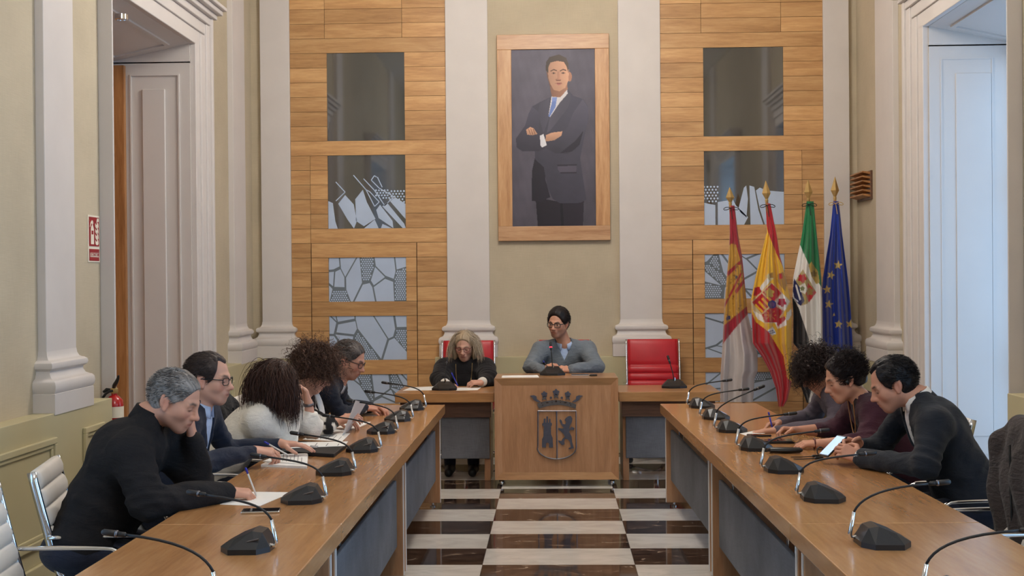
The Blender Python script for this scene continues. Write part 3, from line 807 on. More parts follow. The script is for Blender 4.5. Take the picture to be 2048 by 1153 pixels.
# ------------------------------------------------------------------ printed / dyed surfaces: colour stored per vertex
def painted(name, rough=0.7, bump=0.0, bscale=300, sheen=0.0):
    t = NT(name)
    a = t.new('ShaderNodeAttribute'); a.attribute_name = 'Col'
    t.l.new(a.outputs['Color'], t.b.inputs['Base Color'])
    t.b.inputs['Roughness'].default_value = rough; t.b.inputs['Specular IOR Level'].default_value = 0.3
    if bump: t.bump(t.noise(t.coords(), bscale, 3), bump, 0.003)
    if sheen: t.b.inputs['Sheen Weight'].default_value = sheen
    return t.m
def set_col(me, rgb):
    at_ = me.attributes.new('Col', 'FLOAT_COLOR', 'POINT')
    a = np.ones((len(me.vertices), 4), np.float32); a[:, :3] = rgb
    at_.data.foreach_set('color', a.ravel())
def in_poly(X, Y, poly):
    r = np.zeros(X.shape, bool)
    n = len(poly)
    for i in range(n):
        (x1, y1), (x2, y2) = poly[i], poly[i - 1]
        if y1 == y2: continue
        c = ((y1 > Y) != (y2 > Y)) & (X < (x2 - x1) * (Y - y1) / (y2 - y1) + x1)
        r ^= c
    return r
def vnoise(X, Y, s, seed):
    rg = np.random.default_rng(seed); o = np.zeros(X.shape)
    for k in range(5):
        a = rg.uniform(0, 2 * math.pi); f_ = s * (1 + k * .8)
        o += np.sin((X * math.cos(a) + Y * math.sin(a)) * f_ + rg.uniform(0, 6)) / (1 + k)
    return o / 2.2
def grid_mesh(name, P, mat, closed_u=False, smooth=True):
    nr, nc = P.shape[:2]
    idx = np.arange(nr * nc).reshape(nr, nc)
    if closed_u: idx = np.concatenate([idx, idx[:, :1]], 1)
    q = np.stack([idx[:-1, :-1], idx[:-1, 1:], idx[1:, 1:], idx[1:, :-1]], -1).reshape(-1, 4)
    return np_mesh(name, P.reshape(-1, 3), q, mat, smooth)
def np_mesh(name, V, Q, mat, smooth=True):
    me = bpy.data.meshes.new(name)
    me.vertices.add(len(V)); me.vertices.foreach_set('co', np.asarray(V, np.float32).ravel())
    k = Q.shape[1]
    me.loops.add(Q.size); me.loops.foreach_set('vertex_index', Q.astype(np.int32).ravel())
    me.polygons.add(len(Q)); me.polygons.foreach_set('loop_start', np.arange(0, Q.size, k, dtype=np.int32))
    try: me.polygons.foreach_set('loop_total', np.full(len(Q), k, np.int32))
    except Exception: pass
    me.update(calc_edges=True); me.validate()
    if mat: me.materials.append(mat)
    if smooth: me.shade_smooth()
    return me

# ------------------------------------------------------------------ framed portrait (generic sitter)
fy = YB - 0.05
fx0, fx1, fz0, fz1 = -0.519, 0.552, 2.026, 3.998
cx0, cx1, cz0, cz1 = -0.381, 0.416, 2.165, 3.855
pf = empty('framed_portrait', ((fx0 + fx1) / 2, YB, (fz0 + fz1) / 2), 0, 'oak-framed portrait of a man in a dark suit with folded arms above the podium', 'painting')
ox, oz = (fx0 + fx1) / 2, (fz0 + fz1) / 2
box_obj('frame_rail', M['oakframe'], pf, fx0 - ox, fx1 - ox, -0.05, -0.002, cz1 - oz, fz1 - oz, 0.004)
box_obj('frame_rail', M['oakframe'], pf, fx0 - ox, fx1 - ox, -0.05, -0.002, fz0 - oz, cz0 - oz, 0.004)
box_obj('frame_stile', M['oakz'], pf, fx0 - ox, cx0 - ox, -0.05, -0.002, cz0 - oz, cz1 - oz, 0.004)
box_obj('frame_stile', M['oakz'], pf, cx1 - ox, fx1 - ox, -0.05, -0.002, cz0 - oz, cz1 - oz, 0.004)
nc, nr = 196, 416
U, Vv = np.meshgrid(np.linspace(0, 1, nc), np.linspace(0, 1, nr))
P = np.stack([cx0 - ox + U * (cx1 - cx0), np.full_like(U, -0.034), cz1 - oz - Vv * (cz1 - cz0)], -1)
X, Y = 158 + U * 422, 152 + Vv * 883            # crop pixel frame used while tracing
def C(*c): return np.array(srgb(*c))
img = C(88, 84, 96)[None, None] * (1 + 0.16 * vnoise(X, Y, .03, 3) + 0.05 * vnoise(X, Y, .15, 4))[..., None]
img *= (1.12 - 0.45 * np.clip((Y - 300) / 900, -.2, 1) + .1 * np.exp(-((X - 250) / 90) ** 2))[..., None]
def paint(poly, col, gx=0.0, gy=0.0, nz=0.05, seed=1):
    m = in_poly(X, Y, poly)
    xs = [p[0] for p in poly]; ys = [p[1] for p in poly]
    g = 1 + gx * (X - np.mean(xs)) / (np.ptp(xs) + 1) + gy * (Y - np.mean(ys)) / (np.ptp(ys) + 1) + nz * vnoise(X, Y, .06, seed)
    img[m] = (C(*col)[None, None] * g[..., None])[m]
def ell(cx, cy, rx, ry, n=28): return [(cx + rx * math.cos(a), cy + ry * math.sin(a)) for a in np.linspace(0, 2 * math.pi, n, endpoint=False)]
paint([(275, 890), (400, 915), (520, 905), (514, 1040), (286, 1040)], (40, 36, 46), 0.5)
paint([(398, 918), (412, 918), (418, 1040), (404, 1040)], (28, 25, 33))
paint([(256, 908), (258, 760), (274, 690), (330, 690), (325, 800), (350, 890), (300, 912)], (38, 35, 46), .2)
paint([(262, 436), (300, 415), (352, 392), (400, 372), (442, 352), (470, 385), (520, 402), (545, 440), (546, 500), (520, 610), (502, 700), (532, 905), (500, 920), (400, 922), (362, 900), (335, 840), (318, 740), (275, 700), (268, 560)], (70, 68, 82), .25, -.35)
paint([(350, 395), (300, 420), (290, 470), (318, 570), (345, 500)], (78, 76, 90), .2)
paint([(442, 352), (462, 395), (440, 450), (350, 560), (335, 570), (350, 490), (400, 420)], (82, 80, 94), -.2)
paint([(360, 388), (440, 346), (442, 374), (402, 418), (352, 490), (344, 484)], (216, 212, 214))
paint([(364, 396), (388, 396), (380, 440), (350, 490), (344, 484), (360, 424)], (110, 132, 190), .2)
paint([(362, 392), (388, 390), (384, 410), (366, 412)], (128, 150, 206))
paint([(262, 436), (300, 470), (292, 540), (330, 600), (326, 648), (290, 660), (212, 660), (182, 640), (178, 596), (226, 530), (244, 470)], (66, 64, 78), .1, -.7)
paint([(518, 402), (548, 450), (540, 530), (512, 600), (480, 654), (440, 674), (380, 672), (330, 646), (336, 616), (404, 588), (440, 540), (470, 470)], (74, 72, 86), .2, -.8)
paint([(440, 640), (480, 610), (520, 560), (500, 630), (460, 664), (400, 672)], (46, 44, 56))
paint([(230, 552), (252, 538), (268, 545), (288, 574), (262, 580), (236, 576)], (196, 150, 122), 0, -.5)
for k in range(3): paint([(240 + 12 * k, 546), (243 + 12 * k, 546), (254 + 12 * k, 576), (250 + 12 * k, 576)], (130, 90, 72))
paint([(330, 580), (360, 568), (414, 562), (408, 584), (372, 606), (328, 612)], (198, 152, 124), .1, -.5)
paint([(300, 582), (318, 574), (334, 630), (310, 642), (302, 630)], (222, 220, 224), .1)
paint([(388, 732), (484, 730), (482, 768), (400, 768), (388, 750)], (84, 80, 94)); paint([(386, 728), (486, 727), (486, 734), (388, 736)], (50, 47, 58)); paint([(400, 766), (484, 766), (484, 772), (404, 772)], (48, 45, 56))
# head
paint([(352, 330), (440, 320), (442, 352), (405, 392), (362, 388), (356, 360)], (150, 108, 88), .6)
paint(ell(452, 290, 12, 24), (176, 128, 104))
paint([(340, 235), (350, 205), (400, 195), (438, 215), (450, 260), (446, 310), (430, 345), (400, 362), (372, 355), (352, 320), (342, 280)], (196, 150, 122), .55, -.1)
paint([(340, 235), (346, 300), (360, 340), (352, 335), (340, 290), (334, 250)], (120, 84, 68))
paint([(332, 255), (334, 215), (352, 190), (400, 178), (436, 195), (447, 225), (446, 270), (438, 240), (425, 216), (390, 210), (356, 218), (346, 240), (344, 270)], (78, 66, 58), .5)
for ex in (372, 420):
    paint([(ex - 16, 258), (ex, 250), (ex + 16, 256), (ex + 16, 261), (ex, 256), (ex - 16, 264)], (84, 60, 48))
    paint(ell(ex, 271, 11, 4.5), (150, 112, 94)); paint(ell(ex, 271, 4, 3.5), (50, 38, 34))
paint([(392, 262), (400, 262), (408, 306), (384, 308), (380, 302), (390, 296)], (178, 130, 106), .6); paint([(382, 305), (410, 304), (406, 310), (386, 311)], (132, 88, 72))
paint([(376, 322), (398, 318), (420, 321), (398, 326)], (140, 82, 74)); paint([(380, 327), (398, 326), (416, 326), (398, 332)], (182, 120, 106))
me = grid_mesh('canvas', P, painted('portrait_paint', 0.45))
set_col(me, np.clip(img, 0, 1).reshape(-1, 3))
link('canvas', me, pf)

# ------------------------------------------------------------------ flags
FY = 11.2
def fpx(x, y): return (1380 + x / 2.305, 340 + y / 2.305)
CLOTH = painted('flag_silk', 0.5, 0.04, 400, 0.3)
def star(cx, cy, r, rot=0):
    return [(cx + (r if k % 2 == 0 else r * .42) * math.sin(rot + k * math.pi / 5), cy - (r if k % 2 == 0 else r * .42) * math.cos(rot + k * math.pi / 5)) for k in range(10)]
def flag(label, L, R, y0, y1, base, polys, tip, foot, fy, nfold, ph):
    t0 = aty(*fpx(*tip[0]), fy); t1 = aty(*fpx(*tip[1]), fy); ft = aty(*fpx(*foot), fy)
    dirv = (t1 - ft) / (t1[2] - ft[2]); fb = t1 - dirv * t1[2]
    root = empty('flag', (fb[0], fb[1], 0), 0, label, 'flag', 'flags on poles by the right wall')
    o3 = np.array([fb[0], fb[1], 0])
    MB().tube([np.array([0, 0, 0.02]), t1 - o3], 0.013, 10).build('pole', M['oakdark'], root, auto=40)
    MB().lathe([(0.13, 0), (0.13, 0.02), (0.03, 0.04), (0.025, 0.12), (0.016, 0.13)], n=20).build('stand', M['gold'], root, auto=40)
    h = np.linalg.norm(t0 - t1)
    d_ = (t0 - t1) / h
    m = MB(); loops = []
    for (r, f_) in ((0.012, 0), (0.016, .08), (0.012, .16), (0.038, .42), (0.03, .55), (0.002, 1.0)):
        c = t1 - o3 + d_ * h * f_
        loops.append([c + np.array([r * math.cos(a), r * math.sin(a), 0]) for a in np.linspace(0, 2 * math.pi, 4, endpoint=False)])
    fin = m.loft(loops).build('spear_finial', M['gold'], root)
    c = t1 - o3 + np.array([0, -.03, -.03])
    cord = []
    for s in (-1, 1): cord += bez(c, c + [s * .05, -.02, .03], c + [s * .10, -.02, -.03], c + [s * .035, 0, -.015], 7)
    MB().tube(cord + [c, c + [.012, -.01, -.10]], 0.0035, 5).build('cord', M['rubber'] if 'blue' not in label else M['gold'], root)
    nr_, nu, nb = int((y1 - y0) / 3.4), 64, 18
    ys = np.linspace(y0, y1, nr_)
    xl = np.interp(ys, *zip(*[(b, a) for a, b in L])); xr = np.interp(ys, *zip(*[(b, a) for a, b in R]))
    u = np.linspace(0, 1, nu)
    v = np.linspace(0, 1, nr_)[:, None]
    XX = xl[:, None] + u[None] * (xr - xl)[:, None]; YY = np.repeat(ys[:, None], nu, 1)
    half = ((xr - xl) / 2 / 2.305 * fy / F_PX)[:, None]
    bul = np.sqrt(np.clip(1 - (2 * u[None] - 1) ** 2, 0, 1))
    fold = np.sin(2 * math.pi * nfold * (u[None] + .08 * v) + ph + .8 * v) + .45 * np.sin(2 * math.pi * (nfold * 2.3) * u[None] + 2 * ph - 1.5 * v)
    dep = -half * (0.62 * bul + 0.30 * fold * np.clip(bul * 1.6, 0, 1) * np.clip(v * 5, 0.25, 1))
    def unproj(XX, YY, D):
        px, py = 1380 + XX / 2.305, 340 + YY / 2.305
        d = _F[None, None] + _R[None, None] * ((px - IW / 2) / F_PX)[..., None] - _U[None, None] * ((py - IH / 2) / F_PX)[..., None]
        return CAM + d * (((fy + D)) / d[..., 1])[..., None] - o3
    front = unproj(XX, YY, dep)
    ub = np.linspace(1, 0, nb + 2)[1:-1]
    XB = xl[:, None] + ub[None] * (xr - xl)[:, None]
    bb = np.sqrt(np.clip(1 - (2 * ub[None] - 1) ** 2, 0, 1))
    back = unproj(XB, np.repeat(ys[:, None], nb, 1), half * (0.45 * bb + .12 * np.sin(9 * ub[None] + ph)))
    PP = np.concatenate([front, back], 1); XX = np.concatenate([XX, XB], 1); YY = np.concatenate([YY, np.repeat(ys[:, None], nb, 1)], 1)
    me = grid_mesh('cloth', PP, CLOTH, True)
    img = np.repeat(C(*base)[None], XX.size, 0).reshape(XX.shape + (3,)).copy()
    for poly, col in polys: img[in_poly(XX, YY, poly)] = C(*col)
    set_col(me, img.reshape(-1, 3))
    link('cloth', me, root)
    return root
RED, YEL, CRIM, GOLD_, WH = (176, 26, 38), (222, 172, 44), (150, 28, 44), (186, 138, 48), (222, 220, 216)
# Castilla-La Mancha
pl = [([(100, 100), (300, 100), (300, 1200), (100, 1200)], CRIM), ([(178, 350), (192, 340), (212, 345), (222, 380), (238, 440), (264, 628), (150, 724), (150, 600)], GOLD_),
      ([(100, 815), (150, 806), (200, 740), (266, 664), (330, 640), (330, 1200), (100, 1200)], (186, 176, 172))]
for (a, b, w) in ((430, 470, 16), (575, 520, 12)): pl.append(([(150, a + 60), (240, b - 60), (244, b - 60 + w), (150, a + 60 + w + 8)], CRIM))
rg = np.random.default_rng(5)
for k in range(60):
    cx, cy = rg.uniform(165, 250), rg.uniform(360, 690); pl.append((star(cx, cy, rg.uniform(4, 9), rg.uniform(0, 3)), [(150, 104, 30), (206, 162, 66), (120, 80, 26)][k % 3]))
pl += [(ell(214, 495, 6, 8), (36, 36, 70)), ([(168, 676), (186, 672), (186, 690), (168, 694)], (44, 44, 90)), ([(205, 560), (250, 500), (252, 520), (215, 572)], CRIM),
       ([(150, 724), (264, 628), (268, 664), (200, 740), (150, 806)], CRIM)]
flag('crimson and white flag with a golden castle, leftmost of the four flags', [(182, 160), (183, 300), (178, 400), (168, 500), (160, 600), (155, 700), (150, 800), (147, 850), (140, 950), (142, 1075)],
     [(205, 160), (222, 300), (240, 400), (250, 500), (260, 600), (265, 660), (280, 720), (296, 800), (312, 850), (312, 930), (298, 960), (290, 1075)], 165, 1072, CRIM, pl, ((183, 80), (186, 162)), (252, 1140), 11.25, 1.6, 0.4)
# Spain
pl = [([(320, 140), (372, 140), (440, 470), (400, 390), (361, 292), (352, 250)], RED),
      ([(200, 640), (283, 655), (302, 702), (360, 745), (432, 862), (447, 960), (480, 985), (470, 1100), (200, 1100)], RED)]
pl += [([(318, 548), (360, 490), (376, 506), (332, 560)], WH), ([(348, 492), (362, 478), (386, 500), (372, 514)], (200, 186, 140)), ([(296, 545), (318, 538), (330, 560), (316, 585), (292, 580)], RED), ([(366, 478), (382, 472), (384, 498), (370, 500)], (150, 110, 50)),
       ([(404, 482), (430, 470), (448, 520), (440, 560), (420, 540), (404, 515)], (164, 120, 52)), ([(410, 480), (424, 478), (428, 500), (412, 505)], RED),
       ([(376, 520), (464, 606), (440, 648), (400, 706), (342, 708), (286, 640), (282, 606)], (206, 190, 150)),
       ([(377, 524), (422, 568), (384, 612), (334, 566)], RED), ([(424, 570), (460, 606), (436, 650), (390, 616)], (226, 222, 220)), ([(330, 570), (378, 614), (330, 664), (286, 612)], RED), ([(384, 622), (430, 652), (398, 704), (346, 704), (332, 668)], RED)]
for k in range(4): pl.append(([(296 + 17 * k, 626 - 15 * k), (303 + 17 * k, 618 - 15 * k), (338 + 15 * k, 652 - 14 * k), (331 + 15 * k, 660 - 14 * k)], YEL))
pl += [(leaf(366, 568, 24), (178, 150, 70)), (leaf(424, 612, 22, .6), (170, 20, 60)), ([(288, 646), (332, 672), (340, 704), (312, 690)], (230, 226, 222)), (ell(379, 621, 20, 19), (40, 46, 110)), (leaf(379, 621, 13), (96, 60, 110))]
pl += [([(370 + 28 * math.cos(a) + 3 * math.sin(a), 670 + 28 * math.sin(a) - 3 * math.cos(a)), (370 + 28 * math.cos(a) - 3 * math.sin(a), 670 + 28 * math.sin(a) + 3 * math.cos(a)), (368, 668), (372, 672)], (190, 120, 60)) for a in np.linspace(0, 2 * math.pi, 8, endpoint=False)]
pl += [([(440, 690), (448, 660), (468, 640), (476, 660), (452, 694)], WH), ([(392, 706), (420, 682), (444, 690), (446, 716), (404, 734)], (230, 224, 220)), ([(396, 690), (436, 676), (442, 690), (404, 724)], (186, 40, 50)), ([(356, 742), (382, 724), (398, 756), (380, 764)], (210, 214, 222)),
       ([(360, 746), (384, 738), (386, 742), (362, 750)], (60, 80, 130)), ([(366, 754), (390, 746), (392, 750), (370, 758)], (60, 80, 130))]
flag('red and yellow flag with a coat of arms, second from the left', [(350, 150), (352, 230), (355, 290), (350, 300), (325, 400), (300, 500), (280, 600), (283, 660), (288, 800), (330, 860), (368, 930), (396, 1010), (408, 1095)],
     [(370, 150), (385, 230), (400, 300), (415, 400), (430, 450), (446, 520), (466, 600), (470, 700), (470, 960), (464, 1000), (450, 1060), (430, 1095)], 155, 1092, YEL, pl, ((349, 50), (354, 150)), (420, 1140), 11.15, 2.1, 1.2)
# Extremadura
pl = [([(500, 100), (640, 100), (640, 560), (610, 545), (588, 515), (545, 432), (507, 345), (515, 250)], (28, 118, 70)), ([(440, 570), (474, 586), (502, 640), (548, 782), (562, 1000), (540, 1100), (440, 1100)], (30, 28, 32)),
      ([(520, 458), (582, 565), (540, 618), (510, 628), (480, 600), (476, 530)], (170, 150, 96)), ([(480, 500), (504, 540), (528, 604), (510, 628), (486, 606), (474, 560)], (30, 34, 86)), ([(544, 522), (582, 566), (548, 612), (534, 572)], (190, 40, 44)), (leaf(552, 562, 20), (150, 120, 60)), (leaf(518, 500, 22, .5), (176, 34, 46)), ([(505, 535), (528, 522), (542, 548), (530, 574), (508, 562)], (222, 220, 212)), (leaf(518, 548, 12), (110, 120, 60)),
      ([(484, 532), (492, 528), (512, 596), (506, 604)], (214, 212, 210)), ([(476, 586), (500, 606), (498, 612), (476, 594)], (206, 210, 222)), ([(546, 440), (560, 424), (590, 470), (598, 520), (582, 528), (560, 490)], (176, 148, 74)), (leaf(572, 480, 16), (120, 100, 50))]
flag('green, white and black flag with a coat of arms, third from the left', [(538, 140), (530, 200), (515, 300), (508, 340), (495, 400), (475, 500), (472, 600), (476, 660), (476, 800), (502, 830), (508, 990), (540, 1080)],
     [(570, 140), (575, 200), (585, 300), (596, 400), (606, 500), (610, 600), (612, 780), (612, 1080)], 145, 1075, (226, 222, 216), pl, ((544, 45), (546, 145)), (575, 1140), 11.3, 1.7, 2.2)
# Europe
pl = [(star(x, y, 22, r), (214, 184, 104)) for (x, y, r) in ((683, 440, .1), (650, 486, .3), (632, 552, -.1), (640, 620, .15), (685, 712, .1), (738, 712, .2), (668, 672, -.2))]
pl[-1] = (star(664, 668, 9), (214, 184, 104))
flag('blue flag with a circle of golden stars, rightmost of the four flags', [(660, 140), (655, 200), (645, 300), (628, 400), (612, 500), (606, 600), (608, 780), (612, 1080)], [(685, 140), (692, 200), (702, 300), (715, 400), (728, 500), (738, 600), (745, 700), (750, 800), (756, 1080)],
     145, 1075, (22, 52, 150), pl, ((668, 32), (668, 140)), (675, 1140), 11.52, 2.3, 3.1)

# ------------------------------------------------------------------ wall fittings
def text_mesh(body, size, mat, extrude=0.0008):
    cu = bpy.data.curves.new('lettering', 'FONT'); cu.body = body; cu.size = size; cu.extrude = extrude; cu.align_x = 'CENTER'; cu.align_y = 'CENTER'
    o = bpy.data.objects.new('lettering', cu); COL.objects.link(o)
    bpy.context.view_layer.update()
    me = bpy.data.meshes.new_from_object(o.evaluated_get(bpy.context.evaluated_depsgraph_get()))
    bpy.data.objects.remove(o); me.materials.clear(); me.materials.append(mat); return me
sc_ = atx(187.5, 478, -WX + .004)
sg = empty('fire_sign', (-WX, sc_[1], sc_[2]), math.pi / 2, 'red and white fire extinguisher sign on the left wall', 'sign')
# local: x along the wall (+x = further away), z up, -y towards the room
w_, h_ = 0.098, 0.148
def sp_(poly, name, mat, y=-0.006, th=.0012):
    m = MB(); ngon(m, [(-w_ + 2 * w_ * a, h_ - 2 * h_ * b) for a, b in poly], y - th, y); return m.build(name, mat, sg)
box_obj('plate', M['signwhite'], sg, -w_, w_, -0.005, 0.0, -h_, h_, 0.001)
sp_([(.07, .04), (.93, .04), (.93, .66), (.07, .66)], 'pictogram_field', M['signred'])
sp_([(.07, .72), (.93, .72), (.93, .97), (.07, .97)], 'text_field', M['signred'])
sp_([(.2, .62), (.2, .3), (.24, .24), (.3, .22), (.3, .17), (.22, .19), (.14, .26), (.12, .25), (.2, .15), (.3, .11), (.38, .12), (.42, .17), (.36, .2), (.42, .25), (.46, .3), (.46, .62)], 'extinguisher_symbol', M['signwhite'], -.0075)
sp_([(.25, .33), (.4, .33), (.4, .41), (.25, .41)], 'symbol_label', M['signred'], -.0088)
for k in range(4):
    b = .60 - k * .12
    sp_([(.6, b), (.58, b - .08), (.66, b - .04), (.74, b - .05), (.7, b - .14), (.84, b - .06), (.86, b), (.8, b + .03), (.66, b + .03)], 'flame_symbol', M['signwhite'], -.0075)
sp_([(.74, .06), (.88, .06), (.88, .13), (.74, .13)], 'corner_mark', M['signwhite'], -.0075)
sp_([(.12, .80), (.86, .80), (.86, .89), (.12, .89)], 'text_strip', M['signwhite'], -.0075)
me = text_mesh('EXTINTOR', 0.030, M['signred'])
link('lettering', me, sg, (-w_ + 2 * w_ * .49, -.0092, h_ - 2 * h_ * .845), (math.pi / 2, 0, 0))

ec = aty(227, 800, 7.86)
ex = empty('fire_extinguisher', (-2.795, 7.86, 0.47), 0, 'red fire extinguisher hanging on the wall beside the left doorway', 'extinguisher')
MB().lathe([(0.05, 0), (0.058, .01), (0.058, .40), (.052, .44), (.03, .465), (.018, .47), (.018, .485)], n=24).build('cylinder', M['redpaint'], ex, auto=50)
MB().lathe([(.02, .482), (.024, .49), (.024, .512), (.012, .52)], n=14).build('valve', M['gold'], ex, auto=50)
MB().tube(bez((0, 0, .51), (0.0, -.02, .54), (.04, -.05, .55), (.05, -.06, .60), 8), [.012, .013, .014, .014, .013, .012, .01, .006], 8).build('lever', M['black'], ex, auto=50)
MB().tube([(0, 0, .5), (-.05, .0, .505), (-.07, 0, .49)], [.01, .012, .008], 8).build('handle', M['black'], ex, auto=50)
MB().tube(bez((0, -.02, .5), (-.10, -.05, .5), (-.09, -.02, .3), (-.065, -.01, .12), 12), .008, 8).build('hose', M['rubber'], ex, auto=50)
MB().loft([[(0.0595 * math.cos(a), .0595 * math.sin(a), z) for a in np.linspace(-1.5, 0.1, 10)] for z in (.33, .40)], cap=False, closed=False).build('label_sticker', M['signwhite'], ex)
box_obj('bracket', M['black'], ex, -.105, -.05, -.02, .02, .30, .36)

# wooden louvred vent on the right wall
va, vb = 11.42, 11.92
vz0, vz1 = 2.36, 2.62
vt = empty('louvred_vent', (WX, (va + vb) / 2, vz0), 0, 'small brown louvred vent on the right wall near the corner', 'vent')
box_obj('frame', M['walnut'], vt, -.02, 0, -.25, .25, 0, vz1 - vz0, .003)
for k in range(6):
    z = .02 + k * .041
    MB().prism([(-.02, z), (-.09, z + .018), (-.09, z + .03), (-.02, z + .022)], 'y', -.24, .24).build('slat', M['oakdark'], vt)

# ------------------------------------------------------------------ papers, phones and small things
def sheet(name, quad_px, z, label, cat, lines=0, th=0.0015, text=True, mat='paper', skew=None):
    q = [atz(px, py, z) for (px, py) in quad_px]
    c = sum(q) / 4
    t = empty(name, (c[0], c[1], z), 0, label, cat)
    L = [(p[0] - c[0], p[1] - c[1]) for p in q]
    if sum((L[(i + 1) % 4][0] - L[i][0]) * (L[(i + 1) % 4][1] + L[i][1]) for i in range(4)) > 0: L = L[::-1]; q = q[::-1]
    MB().prism(L, 'z', 0, th).build('sheet', M[mat], t)
    a, b, d_ = np.array(L[0]), np.array(L[1]), np.array(L[3])
    m = MB()
    for k in range(lines):
        f0 = .12 + .76 * k / max(lines, 1); wv = .012
        e0 = a + (b - a) * .12 + (d_ - a) * f0; e1 = a + (b - a) * (.55 + .33 * ((k * 7) % 3) / 2) + (d_ - a) * f0
        nn = (d_ - a) * wv
        m.loft([[(*(p_), th), (*(p_), th + .0004)] for p_ in (e0, e1, e1 + nn, e0 + nn, e0)], cap=False, closed=False)
        m.add([(*e0, th + .0004), (*e1, th + .0004), (*(e1 + nn), th + .0004), (*(e0 + nn), th + .0004)], [(0, 1, 2, 3)])
    if lines: m.build('printed_lines', M['ink'], t)
    return t
sheet('paper_sheet', [(440, 1010), (505, 985), (585, 986), (520, 1013)], TZ, 'blank white sheet under the writing hand of the man in black', 'paper')
sheet('paper_sheet', [(1005, 752), (1075, 751), (1078, 755.5), (1003, 756)], PZ, 'white sheet lying on the left of the podium top', 'paper')
sheet('paper_sheet', [(820, 776), (900, 772), (895, 781), (806, 782)], TZ, 'white sheet on the side table, left of the grey-haired woman', 'paper')
sheet('paper_sheet', [(915, 776), (962, 776), (955, 781), (912, 782)], TZ, 'white sheet on the side table by the hand of the grey-haired woman', 'paper')
sheet('paper_sheet', [(525, 924), (560, 910), (615, 908), (614, 930)], TZ + .012, 'open ruled notepad page beside the black folder', 'notepad', 9, .002)
nb = empty('notepad_block', (0, 0, 0))
bpy.data.objects.remove(nb)
q = [atz(*p, TZ) for p in ((522, 934), (556, 916), (616, 914), (614, 938))]
c = sum(q) / 4
nt = empty('notepad', (c[0], c[1], TZ), 0, 'thick white notepad block with ruled paper near the black folder', 'notepad')
MB().prism([(p[0] - c[0], p[1] - c[1]) for p in q], 'z', 0, .011).build('pages', M['paper'], nt)
# black folder with printed sheet
q = [atz(*p, TZ) for p in ((560, 910), (668, 916), (694, 896), (580, 888))]
c = sum(q) / 4
fo = empty('folder', (c[0], c[1], TZ), 0, 'open black folder in front of the woman in white', 'folder')
MB().prism([(p[0] - c[0], p[1] - c[1]) for p in q], 'z', 0, .02).build('cover', M['rubber'], fo, bevel=.004)
MB().prism([(p[0] - c[0], (p[1] - c[1])) for p in [atz(*p_, TZ) for p_ in ((618, 905), (634, 906), (637, 902), (621, 901))]], 'z', .02, .026).build('clip', M['chrome'], fo)
sheet('printed_sheet', [(566, 898), (590, 886), (696, 884), (690, 893)], TZ + .0215, 'printed form with dark blocks on the black folder', 'paper', 4)
sheet('printed_sheet', [(605, 880), (630, 868), (700, 868), (684, 884)], TZ, 'printed sheet lying in front of the propped leaflet', 'paper', 5)
sheet('printed_sheet', [(668, 856), (706, 844), (742, 845), (712, 858)], TZ, 'printed sheet in front of the woman with frizzy hair', 'paper', 5)
# leaflet standing half open
a0, a1 = atz(684, 872, TZ), atz(702, 858, TZ)
lf = empty('leaflet', tuple((a0 + a1) / 2), 0, 'white leaflet propped upright on the left table', 'leaflet')
d_ = a1 - a0
pts = [-d_ / 2, d_ / 2, d_ / 2 + [.09, .02, .155], -d_ / 2 + [.085, -.02, .21]]
V = [tuple(p) for p in pts] + [tuple(p + np.array([.0015, 0, 0])) for p in pts]
MB().add(V, [(0, 1, 2, 3), (7, 6, 5, 4), (0, 4, 5, 1), (1, 5, 6, 2), (2, 6, 7, 3), (3, 7, 4, 0)]).build('page', M['paper'], lf)
pts2 = [-d_ * .5, d_ * .5, d_ * .5 + [-.14, 0, .003], -d_ * .5 + [-.14, 0, .003]]
V = [tuple(p) for p in pts2] + [tuple(p + np.array([0, 0, .0015])) for p in pts2]
MB().add(V, [(0, 1, 2, 3), (7, 6, 5, 4), (0, 4, 5, 1), (1, 5, 6, 2), (2, 6, 7, 3), (3, 7, 4, 0)]).build('page', M['paper'], lf)

M['phone'] = plain('phone_glass', srgb(20, 20, 24), 0.08, var=0.05)
M['phonescreen'] = plain('phone_screen', srgb(180, 200, 220), 0.15, emit=srgb(170, 200, 230), estr=0.9)
def phone(px, py, z, rz, label, lx=.15, ly=.072, th=.009, name='mobile_phone', cat='phone', edge='chrome'):
    p_ = atz(px, py, z)
    t = empty(name, (p_[0], p_[1], z), rz, label, cat)
    box_obj('case', M[edge], t, -lx / 2, lx / 2, -ly / 2, ly / 2, 0, th, .003)
    box_obj('glass', M['phone'], t, -lx / 2 + .003, lx / 2 - .003, -ly / 2 + .003, ly / 2 - .003, th, th + .0012)
    return t
phone(522, 1025, TZ, 0.12, 'dark mobile phone lying on the left table near the camera')
phone(735, 827, TZ, 0.1, 'slim tablet under the hands of the man in the navy jumper', .19, .12, .008, 'tablet', 'tablet')
phone(1160, 752, PZ, 0.1, 'dark phone lying on the podium top to the right of the speaker', .15, .075, .009)
phone(1187, 752.5, PZ, -0.1, 'small black device at the right end of the podium top', .06, .05, .012, 'device', 'device', 'black')
phone(1555, 886, TZ, 0.05, 'closed dark notebook in front of the woman in maroon', .17, .1, .014, 'notebook', 'notebook', 'black')
phone(1518, 873, TZ, 0.1, 'dark phone beside the woman with dark curls', .13, .065, .009, 'mobile_phone', 'phone', 'black')
q = atz(1570, 907, TZ)
cs = empty('glasses_case', (q[0], q[1], TZ), -.1, 'slim black case on the right table by a microphone', 'case')
MB().loft([[(x, w * math.cos(a), .016 + .016 * k * math.sin(a)) for a in np.linspace(0, 2 * math.pi, 12, endpoint=False)] for (x, w, k) in ((-.085, .012, .5), (-.075, .028, .9), (0, .033, 1), (.075, .026, .9), (.09, .01, .4))]).build('shell', M['black'], cs, auto=40)
